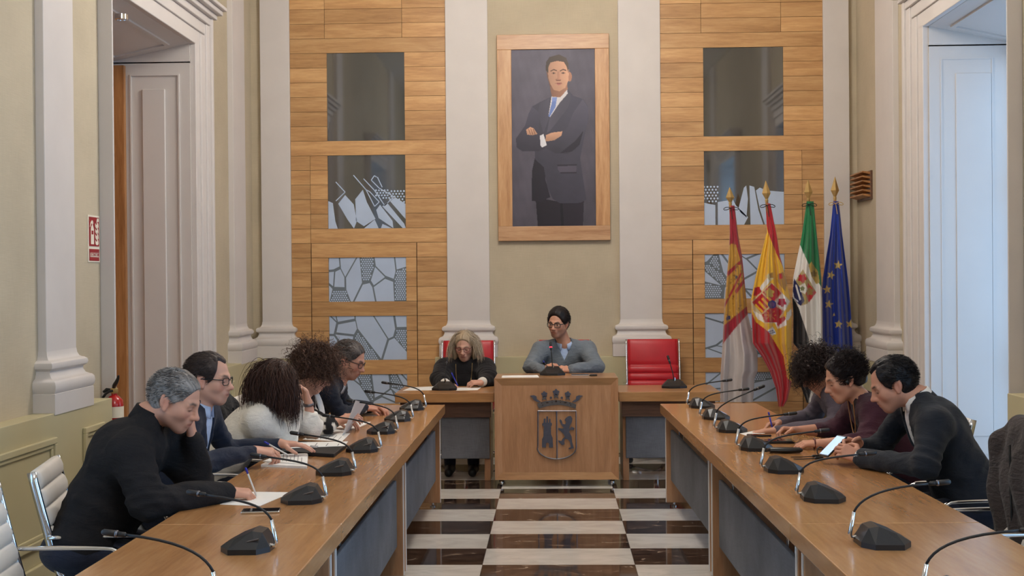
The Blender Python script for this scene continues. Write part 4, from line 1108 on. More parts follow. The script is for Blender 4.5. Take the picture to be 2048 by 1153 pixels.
sheet('paper_sheet', [(1480, 868), (1512, 862), (1530, 868), (1500, 875)], TZ, 'white sheet under the hand of the woman with dark curls', 'paper')
p0 = atz(1600, 915, TZ)
cb = empty('cable_clip', (p0[0], p0[1], TZ), 0, 'thin black lapel cable with clips on the right table', 'cable')
for k in (0, 1):
    y_ = -.02 - .07 * k
    MB().tube(bez((-.05, y_, .004), (0, y_ - .02, .004), (.02, y_ + .01, .004), (.06, y_, .006), 10), .0025, 6).build('wire', M['rubber'], cb)
    MB().tube([(.055, y_, .007), (.06, y_, .008), (.095, y_ + .005, .008), (.1, y_ + .005, .007)], [.004, .007, .007, .004], 8).build('plug', M['black'], cb)
MB().tube([(.10 + .018 * math.cos(a), -.02 + .01 * math.sin(a), .03 + .022 * math.sin(a)) for a in np.linspace(0, 6.2, 14)], .0035, 6).build('clip_ring', M['black'], cb)
q = atz(1585, 890, TZ)
gl = empty('spectacles', (q[0] + .04, q[1], TZ + .014), .4, 'thin metal spectacles lying on the dark notebook', 'glasses')
for s in (-1, 1): MB().tube([(.028 * s + .022 * math.cos(a), 0, .02 + .018 * math.sin(a)) for a in np.linspace(0, 6.28, 16)], .0016, 6).build('rim', M['gold'], gl)
MB().tube([(-.006, 0, .024), (.006, 0, .024)], .0016, 6).build('bridge', M['gold'], gl)
for s in (-1, 1): MB().tube([(.05 * s, 0, .026), (.05 * s, .10, .006)], .0016, 6).build('temple', M['gold'], gl)
# ------------------------------------------------------------------ figures: smooth-union distance fields turned into meshes
def nrm(v): v = np.asarray(v, float); return v / (np.linalg.norm(v) + 1e-12)
def A(*v): return np.array(v, float)
def cap(a, b, ra, rb=None):
    a, b = np.asarray(a, float), np.asarray(b, float); rb = ra if rb is None else rb
    r = max(ra, rb)
    def ev(X, Y, Z):
        d = b - a; L2 = d @ d + 1e-12
        px, py, pz = X - a[0], Y - a[1], Z - a[2]
        t = np.clip((px * d[0] + py * d[1] + pz * d[2]) / L2, 0, 1)
        return np.sqrt((px - t * d[0]) ** 2 + (py - t * d[1]) ** 2 + (pz - t * d[2]) ** 2) - (ra + (rb - ra) * t)
    return (np.minimum(a, b) - r, np.maximum(a, b) + r, ev)
def eld(c, r, R=None):
    c, r = np.asarray(c, float), np.asarray(r, float)
    m = max(r)
    def ev(X, Y, Z):
        x, y, z = X - c[0], Y - c[1], Z - c[2]
        if R is not None:
            x, y, z = (R[0][0] * x + R[1][0] * y + R[2][0] * z, R[0][1] * x + R[1][1] * y + R[2][1] * z, R[0][2] * x + R[1][2] * y + R[2][2] * z)
        k0 = np.sqrt((x / r[0]) ** 2 + (y / r[1]) ** 2 + (z / r[2]) ** 2)
        k1 = np.sqrt((x / r[0] ** 2) ** 2 + (y / r[1] ** 2) ** 2 + (z / r[2] ** 2) ** 2) + 1e-9
        return k0 * (k0 - 1) / k1
    return (c - m, c + m, ev)
class Fld:
    def __init__(s, lo, hi, h):
        s.lo, s.h = np.asarray(lo, float), h
        s.n = np.maximum(np.ceil((np.asarray(hi) - s.lo) / h).astype(int) + 1, 4)
        s.ax = [(s.lo[i] + h * np.arange(s.n[i])).astype(np.float32) for i in range(3)]
        s.f = np.full(s.n, 0.2, np.float32)
    def _sl(s, p, m):
        a = np.clip(np.floor((p[0] - m - s.lo) / s.h).astype(int), 0, s.n); b = np.clip(np.ceil((p[1] + m - s.lo) / s.h).astype(int) + 1, 0, s.n)
        if np.any(b <= a): return None
        sl = tuple(slice(a[i], b[i]) for i in range(3))
        return sl, s.ax[0][sl[0]][:, None, None], s.ax[1][sl[1]][None, :, None], s.ax[2][sl[2]][None, None, :]
    def add(s, p, k=0.0):
        q = s._sl(p, max(k, 0.02) + 2 * s.h)
        if q is None: return s
        sl, X, Y, Z = q; d = p[2](X, Y, Z); o = s.f[sl]
        if k > 0:
            hh = np.maximum(k - np.abs(o - d), 0) / k; s.f[sl] = np.minimum(o, d) - hh * hh * k * .25
        else: s.f[sl] = np.minimum(o, d)
        return s
    def sub(s, p, k=0.004):
        q = s._sl(p, k + 2 * s.h)
        if q is None: return s
        sl, X, Y, Z = q; d = -p[2](X, Y, Z); o = s.f[sl]
        hh = np.maximum(k - np.abs(o - d), 0) / k; s.f[sl] = np.maximum(o, d) + hh * hh * k * .25
        return s
    def XYZ(s): return s.ax[0][:, None, None], s.ax[1][None, :, None], s.ax[2][None, None, :]
    def mesh(s):
        f = s.f; f[0] = f[-1] = 0.05; f[:, 0] = f[:, -1] = 0.05; f[:, :, 0] = f[:, :, -1] = 0.05
        g = f < 0
        c = np.zeros(tuple(s.n - 1), np.int8)
        for dx in (0, 1):
            for dy in (0, 1):
                for dz in (0, 1): c += g[dx:s.n[0] - 1 + dx, dy:s.n[1] - 1 + dy, dz:s.n[2] - 1 + dz]
        act = (c > 0) & (c < 8); I = np.argwhere(act)
        if len(I) == 0: return np.zeros((0, 3)), np.zeros((0, 4), int)
        idx = np.full(act.shape, -1, np.int64); idx[act] = np.arange(len(I))
        cor = {}
        for dx in (0, 1):
            for dy in (0, 1):
                for dz in (0, 1): cor[(dx, dy, dz)] = f[I[:, 0] + dx, I[:, 1] + dy, I[:, 2] + dz]
        acc = np.zeros((len(I), 3)); cnt = np.zeros(len(I))
        keys = list(cor)
        for a in keys:
            for ax in range(3):
                if a[ax] == 0:
                    b = list(a); b[ax] = 1; b = tuple(b)
                    fa, fb = cor[a], cor[b]; m = (fa < 0) != (fb < 0)
                    t = np.where(m, fa / np.where(np.abs(fa - fb) < 1e-9, 1e-9, fa - fb), 0)
                    p = np.tile(np.array(a, float), (len(I), 1)); p[:, ax] = t
                    acc[m] += p[m]; cnt[m] += 1
        V = s.lo + s.h * (I + acc / np.maximum(cnt, 1)[:, None])
        Q = []
        for ax in range(3):
            sl0 = [slice(None)] * 3; sl1 = [slice(None)] * 3; sl0[ax] = slice(0, -1); sl1[ax] = slice(1, None)
            ga, gb = g[tuple(sl0)], g[tuple(sl1)]
            E = np.argwhere(ga != gb)
            b, c_ = [(1, 2), (2, 0), (0, 1)][ax]
            ok = (E[:, b] > 0) & (E[:, c_] > 0) & (E[:, b] < s.n[b] - 1) & (E[:, c_] < s.n[c_] - 1); E = E[ok]
            def cell(db, dc):
                e = E.copy(); e[:, b] += db; e[:, c_] += dc; return idx[e[:, 0], e[:, 1], e[:, 2]]
            q = np.stack([cell(-1, -1), cell(0, -1), cell(0, 0), cell(-1, 0)], 1)
            fl = ~ga[E[:, 0], E[:, 1], E[:, 2]]
            q[fl] = q[fl][:, ::-1]; Q.append(q)
        Q = np.concatenate(Q); Q = Q[(Q >= 0).all(1)]
        return V, Q
def rotm(yaw, pitch, roll):
    """head frame in person space: x forward, y left, z up; pitch > 0 looks down, yaw > 0 turns left"""
    cy, sy, cp, sp, cr, sr = math.cos(yaw), math.sin(yaw), math.cos(pitch), math.sin(pitch), math.cos(roll), math.sin(roll)
    Rz = np.array([[cy, -sy, 0], [sy, cy, 0], [0, 0, 1]]); Ry = np.array([[cp, 0, sp], [0, 1, 0], [-sp, 0, cp]]); Rx = np.array([[1, 0, 0], [0, cr, -sr], [0, sr, cr]])
    return Rz @ Ry @ Rx
def sn3(P, s, seed):
    rg = np.random.default_rng(seed); o = 0
    for k in range(6):
        d = nrm(rg.normal(size=3)) * s * rg.uniform(.6, 1.9); o = o + np.sin(P[0] * d[0] + P[1] * d[1] + P[2] * d[2] + rg.uniform(0, 6.28))
    return o / 3.0

M['skin'] = painted('skin', 0.5, 0.05, 350)
M['skin'].node_tree.nodes['Principled BSDF'].inputs['Subsurface Weight'].default_value = 0.06
M['skin'].node_tree.nodes['Principled BSDF'].inputs['Subsurface Radius'].default_value = (0.02, 0.008, 0.004)
M['hair'] = painted('hair', 0.48, 0.25, 260)
def cloth_mat(name, col, rough=0.85, bump=0.35, bscale=420, var=0.14, sheen=0.25):
    t = NT(name); v = t.coords()
    n1 = t.noise(v, 7, 4, .6, .6); n2 = t.noise(v, bscale, 2)
    t.l.new(t.ramp(n1, [(0.3, lerp3(col, 1 - var)), (0.7, lerp3(col, 1 + var))]), t.b.inputs['Base Color'])
    t.b.inputs['Roughness'].default_value = rough; t.b.inputs['Specular IOR Level'].default_value = .25
    t.b.inputs['Sheen Weight'].default_value = sheen * .4
    v2 = t.coords((1, 1, 2.4)); n3 = t.noise(v2, 11, 3, .55, 1.2)
    mx = t.new('ShaderNodeMath', operation='MULTIPLY_ADD'); mx.inputs[1].default_value = 5.0; t.l.new(n3, mx.inputs[0]); t.l.new(n2, mx.inputs[2])
    t.bump(mx.outputs[0], bump, 0.006)
    return t.m

HEADPRIM = None
def head_field(Hc, R, nb, fem=False, h=.0042, wide=1.0):
    """skin of head and neck in person space"""
    T = lambda *p: Hc + R @ np.array(p, float)
    f = Fld(np.minimum(Hc - .17, nb - .09), np.maximum(Hc + .17, nb + .09), h)
    w = wide
    E = lambda c, r, k: f.add(eld(T(*c), r, R), k)
    f.add(eld(T(-.012, 0, .032), (.097, .075 * w, .086), R), 0)
    E((.022, 0, -.028), (.068, .060 * w, .082), .03)
    for s in (-1, 1):
        f.add(cap(T(-.004, s * .050 * w, -.055), T(.056, s * .016, -.096), .021 if not fem else .018, .018), .035)
        f.add(eld(T(.052, s * .040 * w, -.026), (.026, .022, .024), R), .03)
        f.add(cap(T(.074, s * .046, .014), T(.084, s * .012, .016), .0095 if not fem else .007, .011), .018)
    E((.062, 0, -.098), (.020, .024, .020), .03)
    for s in (-1, 1): f.sub(eld(T(.098, s * .031, -.003), (.019, .019, .013), R), .016)
    for s in (-1, 1): f.add(eld(T(.0735, s * .031, -.004), (.0135, .0155, .0125), R), .004)
    f.add(cap(T(.086, 0, .008), T(.108, 0, -.032), .0085, .0115), .016)
    f.add(eld(T(.111, 0, -.036), (.0125, .0125, .010), R), .010)
    for s in (-1, 1): f.add(eld(T(.098, s * .0125, -.040), (.011, .0075, .0085), R), .008)
    f.add(eld(T(.084, 0, -.066), (.014, .026, .017), R), .02)
    f.add(cap(T(.089, -.017, -.0635), T(.089, .017, -.0635), .0062), .006); f.add(cap(T(.0955, -.006, -.062), T(.0955, .006, -.062), .0055), .008)
    f.add(cap(T(.088, -.014, -.0755), T(.088, .014, -.0755), .0072), .006)
    f.sub(cap(T(.101, -.022, -.0695), T(.101, .022, -.0695), .0030), .003)
    for s in (-1, 1):
        Re = R @ rotm(0, -.22, 0)
        f.add(eld(T(-.010, s * .078 * w, -.010), (.019, .008, .032), Re), .006)
        f.add(eld(T(-.020, s * .083 * w, -.004), (.012, .007, .028), Re), .004)
        f.sub(eld(T(-.004, s * .089 * w, -.010), (.010, .007, .017), Re), .004)
        f.add(eld(T(-.002, s * .080 * w, -.036), (.009, .006, .010), Re), .004)
    rn = .054 if not fem else .046
    f.add(cap(T(-.022, 0, -.055), nb, rn, rn * 1.12), .035)
    f.add(cap(nb, nb + (nb - T(-.022, 0, -.055)) * .3, rn * 1.1), .02)
    return f, T
def head_color(V, Hc, R, skin, brow, stubble=0.0, lips=(168, 96, 88), eyes='down', fem=False):
    L = (V - Hc) @ R
    x, y, z = L.T
    col = np.tile(C(*skin), (len(V), 1))
    def mixin(w, c): 
        nonlocal col
        col = col * (1 - w[:, None]) + np.asarray(c)[None] * w[:, None]
    g = lambda v, c, s: np.exp(-((v - c) / s) ** 2)
    front = np.clip((x - .035) / .02, 0, 1)
    mixin(.28 * front * g(np.abs(y), .040, .018) * g(z, -.035, .02), C(196, 110, 96))
    mixin(.25 * front * g(y, 0, .014) * g(z, -.038, .014), C(190, 104, 90))
    mixin(.30 * g(np.abs(y), .085, .012) * g(x, -.01, .03) * g(z, -.01, .035), C(190, 100, 88))
    if stubble:
        m = np.clip((-.043 - z) / .012, 0, 1) * np.clip((x + .02) / .03, 0, 1) * (1 - .7 * g(y, 0, .02) * g(z, -.072, .012)) * np.clip((z + .145) / .02, 0, 1)
        mixin(stubble * m, C(70, 62, 60))
    m = front * np.clip(1 - np.abs(y) / .026, 0, 1) ** .5 * g(z, -.0695, .0095) * (x > .075)
    mixin(np.clip(m * .8, 0, .8), C(*lips)); mixin(np.clip(.7 * front * (np.abs(y) < .021) * g(z, -.0695, .0022), 0, 1), C(96, 44, 40))
    yb = np.abs(y)
    m = (x > .05) * np.clip(1 - np.abs(yb - .033) / .022, 0, 1) ** .4 * g(z, .0185 + .004 * g(yb, .036, .012), .0056)
    mixin(np.clip(m * (1.1 if not fem else .95), 0, .92), C(*brow))
    ey = g(yb, .031, .0125) * (x > .06)
    if eyes == 'open':
        mixin(np.clip(1.6 * ey * g(z, -.004, .0045), 0, .85), C(214, 206, 200)); mixin(np.clip(2 * g(yb, .031, .0052) * (x > .06) * g(z, -.004, .0052), 0, .95), C(48, 32, 26)); mixin(np.clip(1.2 * ey * g(z, .0035, .0022), 0, .85), C(52, 36, 30))
    else:
        mixin(np.clip(1.5 * ey * g(z, -.0095, .0032), 0, .9), C(44, 30, 26)); mixin(.3 * ey * g(z, .004, .004), C(120, 74, 62))
    mixin(np.clip(.55 * (x > .085) * g(yb, .0085, .0045) * g(z, -.0465, .0035), 0, .6), C(84, 44, 38))
    return col
def hand_field(wr, el, d, n, side, curl=.5, thumb=.5, h=.0038, arm=0.0, size=1.0, spread=.06):
    """wr wrist, el elbow, d finger direction, n palm normal; side +1 left hand, -1 right hand"""
    d = nrm(d); n = nrm(np.asarray(n) - d * (np.asarray(n) @ d)); t = np.cross(d, n) * (1 if side < 0 else -1)
    P = lambda x, y, z: wr + size * (d * x + t * y - n * z)
    a = wr + nrm(el - wr) * max(.07, arm)
    f = Fld(np.minimum(np.minimum(wr, a), wr + d * .2 * size) - .10, np.maximum(np.maximum(wr, a), wr + d * .2 * size) + .10, h)
    rr = .026 * size
    f.add(cap(wr, a, rr, rr * (1 + 3.4 * max(0, arm)) if arm else rr * 1.1))
    ys, xs = (.027, .009, -.010, -.027), (.086, .090, .086, .077)
    for y, x in zip(ys, xs): f.add(cap(P(.0, y * .55, 0), P(x, y, 0), .0155 * size, .0115 * size), .014)
    if np.isscalar(curl): curl = (curl,) * 4
    ln = ((.042, .026, .021), (.046, .029, .022), (.042, .027, .022), (.034, .021, .019))
    for i in range(4):
        ang = 0; p = P(xs[i], ys[i], 0)
        lat = spread * (1.5 - i) * .8
        for j in range(3):
            ang += curl[i] * (1.0, 1.15, .8)[j]
            dd = nrm(d * math.cos(ang) + n * math.sin(ang) + t * lat * math.cos(ang))
            q = p + dd * ln[i][j] * size
            f.add(cap(p, q, (.0092, .0084, .0076)[j] * size, (.0084, .0076, .0066)[j] * size), .0035)
            p = q
    p = P(.022, .022, -.004); a0 = (d * .55 + t * .75 + n * .25)
    dirs = [nrm(a0), nrm(d * (.75 + .1 * thumb) + t * (.5 - .6 * thumb) + n * (.3 + .4 * thumb)), nrm(d * .8 + t * (.25 - .75 * thumb) + n * (.3 + .5 * thumb))]
    for j, (L, r0, r1, k) in enumerate(((.042, .0145, .0115, .016), (.031, .0112, .0098, .004), (.025, .0098, .0076, .003))):
        q = p + dirs[j] * L * size; f.add(cap(p, q, r0 * size, r1 * size), k); p = q
    return f
def join_vq(parts):
    V, Q, o = [], [], 0
    for v, q in parts: V.append(v); Q.append(q + o); o += len(v)
    return np.concatenate(V), np.concatenate(Q)
def hair_locks(Hc, R, n, seed, length, wave=.006, freq=5, r=.006, zmin=-.01, out=.0, grav=.7, part=0.0, hairline=.05, cen=(-.012, 0, .032), rad=(.104, .083, .095), curl=0.0, back=.3, line=None, npt=0, face=True, lift=.5, sides=3, coherent=False):
    """locks rooted on the skull, sliding over it and hanging down; skull in head space, gravity in person space"""
    rg = np.random.default_rng(seed); c = np.array(cen); rd = np.array(rad)
    unit = lambda v: v / (np.linalg.norm(v, axis=-1, keepdims=True) + 1e-9)
    g = R.T @ np.array([0, 0, -1.0])
    Ds = []
    while sum(map(len, Ds)) < n:
        d = unit(rg.normal(size=(4 * n, 3))); d = d[d[:, 2] >= zmin]; p = c + d * rd
        if line is not None: ok = line(p[:, 0], np.abs(p[:, 1]), p[:, 2]) < -.001
        else: ok = p[:, 0] <= hairline + .03 * np.abs(p[:, 1]) / .08 - .3 * np.clip(.06 - p[:, 2], 0, 1)
        Ds.append(d[ok])
    d = np.concatenate(Ds)[:n]; p = c + d * rd
    v = unit(d * lift + np.stack([np.full(n, -back), np.clip((p[:, 1] - part) / (.035 if coherent else .004), -1, 1) * .6, np.zeros(n)], 1) + (.25 if lift > .2 else .12) * rg.normal(size=(n, 3)))
    st = (length * rg.uniform(.72, 1.1, n) / 13)[:, None]
    pts = [p]
    for k in range(13):
        v = unit(v + g * grav * .45 + .06 * rg.normal(size=(n, 3)) * (1 + 3 * curl)); q = pts[-1] + v * st
        rr = rd + .004 + out * min(1, k / 4); ee = np.linalg.norm((q - c) / rr, axis=1)[:, None]
        q = np.where(ee < 1, c + (q - c) / ee, q)
        if face:
            m = (q[:, 0] > .045) & (np.abs(q[:, 1]) < .072) & (q[:, 2] < .05)
            q[m, 1] += np.where(q[m, 1] >= 0, 1, -1) * np.minimum(.074 - np.abs(q[m, 1]), .9 * st[m, 0])
        pts.append(q)
    P = np.stack(pts, 1)
    m = npt or (19 if curl else 15 if wave > .003 else 12)
    s2 = np.linspace(0, 1, m); x = s2 * 13; i0 = np.minimum(x.astype(int), 12); fr = x - i0
    P = P[:, i0] * (1 - fr)[None, :, None] + P[:, i0 + 1] * fr[None, :, None]
    if coherent:                                        # drop fly-away locks
        k = np.where(P[:, :, 2].max(1) < c[2] + rd[2] + .012)[0]; k = np.resize(k, n); P, d = P[k], d[k]
    T = unit(np.gradient(P, axis=1))
    a = unit(np.cross(T, d[:, None] if coherent else unit(rg.normal(size=(n, 1, 3))))); b = np.cross(T, a)
    if wave:
        ph = (8 * d[:, 1] + 5 * d[:, 0] + .5 * rg.normal(size=n) if coherent else rg.uniform(0, 6.28, n))[:, None]
        fq = (freq * rg.uniform(.9, 1.1, n) if coherent else freq * rg.uniform(.8, 1.25, n))[:, None]
        w = wave * np.clip(s2 * 4, 0, 1)[None, :]
        P = P + (w * np.sin(fq * 6.28 * s2[None] + ph))[..., None] * a
        if curl: P = P + (w * np.cos(fq * 6.28 * s2[None] + ph))[..., None] * b
    rr = (r * rg.uniform(.7, 1.3, n))[:, None] * np.interp(s2, [0, .15, .7, 1], [.7, 1, .85, .15])[None]
    th = np.linspace(0, 2 * math.pi, sides, endpoint=False)
    ring = P[:, :, None] + rr[:, :, None, None] * (np.cos(th)[:, None] * a[:, :, None] + .7 * np.sin(th)[:, None] * b[:, :, None])
    V = Hc + ring.reshape(-1, 3) @ R.T
    idx = np.arange(n * m * sides).reshape(n, m, sides); idx = np.concatenate([idx, idx[:, :, :1]], 2)
    Q = np.stack([idx[:, :-1, :-1], idx[:, :-1, 1:], idx[:, 1:, 1:], idx[:, 1:, :-1]], -1).reshape(-1, 4)
    return V, Q, np.repeat(rg.uniform(.65, 1.4, n), m * sides)
def hair_cap(Hc, R, line, th=.012, h=.0045, seed=1, rough=.002, bumps=90, wide=1.0, top=0.0, bald=None):
    T = lambda *p: Hc + R @ np.array(p, float)
    f = Fld(Hc - .16, Hc + .17, h)
    f.add(eld(T(-.014, 0, .034 + top * .5), (.097 + th, .0765 * wide + th, .086 + th + top), R)); f.add(eld(T(-.035, 0, -.005), (.072 + th, .066 * wide + th * .8, .085 + th), R), .03)
    X, Y, Z = f.XYZ(); dx, dy, dz = X - Hc[0], Y - Hc[1], Z - Hc[2]
    lx = R[0, 0] * dx + R[1, 0] * dy + R[2, 0] * dz; ly = R[0, 1] * dx + R[1, 1] * dy + R[2, 1] * dz; lz = R[0, 2] * dx + R[1, 2] * dy + R[2, 2] * dz
    f.f += (rough * (np.sin(ly * bumps * 3 + 4 * np.sin(lx * 25)) * .6 + sn3((lx, ly, lz), bumps, seed))).astype(np.float32)
    cut = line(lx, np.abs(ly), lz)
    hh = np.maximum(.006 - np.abs(f.f - cut), 0) / .006
    f.f = (np.maximum(f.f, cut) + hh * hh * .0015).astype(np.float32)
    return f.mesh()
def short_line(front=.062, temple=.03, nape=-.085, recede=0.0, side=-.012):
    """negative inside the hair: above the hairline, behind the face, clear of the ear"""
    def fn(x, y, z):
        a = x - (.075 - (0.085 - z).clip(0, .2) * .36) + recede * np.exp(-((y - .035) / .02) ** 2)   # fringe / temples
        b = (nape - z) + np.clip(x + .05, 0, 1) * .93                                               # nape to ear line
        ear = .026 - np.sqrt((x + .008) ** 2 + (z + .012) ** 2) - (y < .05) * .1
        return np.maximum(np.maximum(a * .8, b * .7), ear)
    return fn
def collar(N, up, fwd, lat, mat, parent, r=.064, hgt=.04, leafw=.045, gap=.35, name='collar'):
    """folded shirt collar open at the front"""
    N = N - up * .012
    loops = []
    th = np.linspace(gap, 2 * math.pi - gap, 36)
    for a in th:
        o = fwd * math.cos(a) + lat * math.sin(a); fr = max(0, math.cos(a))
        c0 = N + o * r
        tip = 1 + .5 * fr ** 3
        pr = [c0 - up * .02, c0 + up * (hgt - .012 * fr) - o * .002, c0 + up * (hgt - .012 * fr) + o * .004, c0 + o * (.014 + .01 * fr) + up * (hgt - leafw * tip), c0 + o * (.009 + .01 * fr) + up * (hgt - leafw * tip) - up * .003, c0 + o * .004 - up * .018]
        loops.append(pr)
    m = MB().loft(loops); return m.build(name, mat, parent, smooth=True)
def eyeglasses(parent, Hc, R, mat, w=.026, hgt=.018, r=.0022, square=.6):
    T = lambda *p: tuple(Hc + R @ np.array(p, float))
    g = None
    def rim(s):
        pts = []
        for a in np.linspace(0, 2 * math.pi, 22):
            ca, sa = math.cos(a), math.sin(a); k = square
            u = w * np.sign(ca) * abs(ca) ** k; v = hgt * np.sign(sa) * abs(sa) ** k
            pts.append(T(.100 - .010 * ((abs(.034 + u * 1)) / .06) ** 2, s * (.034 + u), -.004 + v))
        return pts
    m = MB().tube(rim(1), r, 6); m.tube(rim(-1), r, 6); m.tube([T(.100, -.009, .002), T(.103, 0, .004), T(.100, .009, .002)], r, 6)
    for s in (-1, 1): m.tube([T(.090, s * .061, .004), T(.04, s * .078, .004), T(-.01, s * .084, .002), T(-.03, s * .083, -.012)], r * 1.1, 6)
    return m.build('glasses', mat, parent, smooth=True)
def person(label, base, rot, hip, N, Hc, head, arms, top, skin, hair, g=1.0, sw=.19, tyaw=0.0, fem=False, brow=(50, 38, 32), stubble=0.0, eyes='down', wide=1.0, trousers=None, topname='jumper',
           vneck=None, shirt=None, collar_mat=None, spec=None, seed=1, wr=1.0, knee=.46, legs=True, shoulder_drop=.035, chest=1.0, lips=(168, 96, 88), bare_neck=0.0, hands=True, topk=.05, loose=0.0):
    """all points in world space; the figure is built in its own frame (x forward, y left)"""
    cr_, sr_ = math.cos(-rot), math.sin(-rot); Rw = np.array([[cr_, -sr_, 0], [sr_, cr_, 0], [0, 0, 1]])
    b3 = A(base[0], base[1], 0); L = lambda w: Rw @ (np.asarray(w, float) - b3); D = lambda v: Rw @ np.asarray(v, float)
    hip, N, Hc = L(hip), L(N), L(Hc)
    R = rotm(*head)
    u = nrm(N - hip); lat0 = A(-math.sin(tyaw), math.cos(tyaw), 0); fwd = nrm(np.cross(lat0, u)); lat = np.cross(u, fwd); Rt = np.stack([fwd, lat, u], 1)
    root_parts, cols = [], []
    hf, T = head_field(Hc, R, N + u * .01, fem, wide=wide)
    V, Q = hf.mesh(); root_parts.append((V, Q)); cols.append(head_color(V, Hc, R, skin, brow, stubble, lips, eyes, fem))
    AR = {}
    for sd, s in (('L', 1), ('R', -1)):
        a = dict(arms[sd]); a['el'], a['wr'] = L(a['el']), L(a['wr']); a['d'], a['n'] = D(a['d']), D(a['n'])
        a['sh'] = L(a['sh']) if 'sh' in a else N - u * shoulder_drop + lat * s * sw - u * .02
        AR[sd] = a
        bare = a.get('bare', 0.0)
        f = hand_field(a['wr'], a['el'], a['d'], a['n'], s, a.get('curl', .4), a.get('thumb', .5), arm=bare, size=a.get('size', .92 if fem else 1.0))
        v, q = f.mesh(); root_parts.append((v, q)); cols.append(np.tile(C(*skin), (len(v), 1)) * (1 + .06 * sn3(v.T, 90, 3))[:, None] * np.array([1.0, .95, .93]))
    # arms under the sleeves tie head and hands into one body
    off = np.cumsum([0] + [len(v) for v, q in root_parts]); head_v = root_parts[0][0]
    for k_, s_ in ((1, 'L'), (2, 'R')):
        a = AR[s_]; v_h, q_h = root_parts[k_]
        pth = [N - u * .02, a['sh'], a['el'], a['el'] + (a['wr'] - a['el']) * .55]
        mb = MB().tube(pth, [.035, .03, .016, .016], 8, cap=False); root_parts.append((np.array(mb.V), np.array(mb.Fc))); cols.append(np.tile(C(*skin), (len(mb.V), 1)))
    V, Q = join_vq(root_parts); col = np.clip(np.concatenate(cols), 0, 1)
    o2 = off[-1]; links = []
    for k_ in (1, 2):
        def edge_near(p_, i0, i1):
            qq = Q[(Q[:, 0] >= i0) & (Q[:, 0] < i1)]; j = np.argmin(np.linalg.norm(V[qq[:, 0]] - p_, axis=1)); return qq[j, 0], qq[j, 1]
        n_t = 32
        e0, e1 = edge_near(V[o2], 0, off[1]); links.append((o2, o2 + 1, e0, e1))
        e0, e1 = edge_near(V[o2 + n_t - 1], off[k_], off[k_ + 1]); links.append((o2 + n_t - 2, o2 + n_t - 1, e0, e1))
        o2 += n_t
    Q = np.concatenate([Q, np.array(links, dtype=Q.dtype)])
    me = np_mesh('person', V, Q, M['skin']); set_col(me, col)
    root = link('person', me, None, (base[0], base[1], 0), (0, 0, rot)); props(root, label, 'person')
    # upper garment
    pts = np.array([hip, N] + [AR[s_][k] for s_ in 'LR' for k in ('sh', 'el', 'wr')])
    lo, hi = pts.min(0) - .24 * max(1, g), pts.max(0) + .17 * max(1, g); lo[2] = max(lo[2], .40); hi[2] = N[2] + .10
    def torso(f, off=0.0, arms_too=True):
        f.add(eld(hip + u * .04, (.145 * g + off, .18 * g + off, .15), Rt), .02)
        f.add(eld(hip + (N - hip) * .36 - fwd * .01 * g, (.132 * g * chest + off, .168 * g + off, .19), Rt), topk)
        f.add(eld(hip + (N - hip) * .68 - fwd * .015, (.122 * g * chest + off, .178 * g + off, .18), Rt), topk)
        f.add(cap(AR['L']['sh'] - lat * .01, AR['R']['sh'] + lat * .01, .068 + off), topk)
        for s_ in 'LR': f.add(cap(N + u * .015, AR[s_]['sh'] + u * .005, .050 + off, .058 + off), .04)
        if arms_too:
            for s_, sg_ in (('L', 1), ('R', -1)):
                a = AR[s_]; w = a.get('w', 1.0) * wr
                f.add(cap(a['sh'], a['el'], .066 * w + off, .050 * w + off), .045)
                e = a['wr'] - nrm(a['wr'] - a['el']) * (.012 + a.get('bare', 0.0))
                f.add(cap(a['el'], e, .050 * w + off, .036 * w + off + loose), .03)
    f = Fld(lo, hi, .0088); torso(f)
    X, Y, Z = f.XYZ()
    nz = .005 * sn3((X, Y, Z), 18, seed) + .003 * sn3((X, Y, Z), 50, seed + 1) + .007 * (np.abs(np.sin(((X - hip[0]) * u[0] + (Z - hip[2]) * u[2]) * 34 + (Y - hip[1]) * 16 + 1.8 * sn3((X, Y, Z), 9, seed + 3))) - .6) * np.clip(1.5 - np.abs(Z - hip[2] - .12) / .2, 0, 1)
    for s_ in 'LR':                                     # folds gathering round the elbows
        a = AR[s_]; d2 = np.sqrt((X - a['el'][0]) ** 2 + (Y - a['el'][1]) ** 2 + (Z - a['el'][2]) ** 2); ax_ = nrm(a['el'] - a['sh'])
        nz = nz + .009 * np.exp(-(d2 / .14) ** 2) * (lambda q_: np.abs(np.sin(q_)) - .6)(((X - a['el'][0]) * ax_[0] + (Y - a['el'][1]) * ax_[1] + (Z - a['el'][2]) * ax_[2]) * 62 + 2.2 * sn3((X, Y, Z), 12, seed + 2))
    f.f += np.minimum(nz, .006).astype(np.float32)
    lx, ly, lz = [(X - N[0]) * v_[0] + (Y - N[1]) * v_[1] + (Z - N[2]) * v_[2] for v_ in (fwd, lat, u)]
    if vneck:
        depth, half = vneck
        wed = np.maximum(np.maximum(np.abs(ly) - half * np.clip((lz + depth) / depth, 0, 3), -lx + .02), lx - .185)
        f.f = np.maximum(f.f, -wed).astype(np.float32)
    # neck opening
    f.f = np.maximum(f.f, (.058 + bare_neck) - np.sqrt((lx - .005) ** 2 + ly ** 2) - (lz < -.02 - bare_neck) * .3).astype(np.float32) if not spec or not spec.get('high') else f.f
    v, q = f.mesh()
    me = np_mesh(topname, v, q, top)
    if spec and spec.get('paint'): set_col(me, spec['paint'](v, N, fwd, lat, u))
    to = link(topname, me, root)
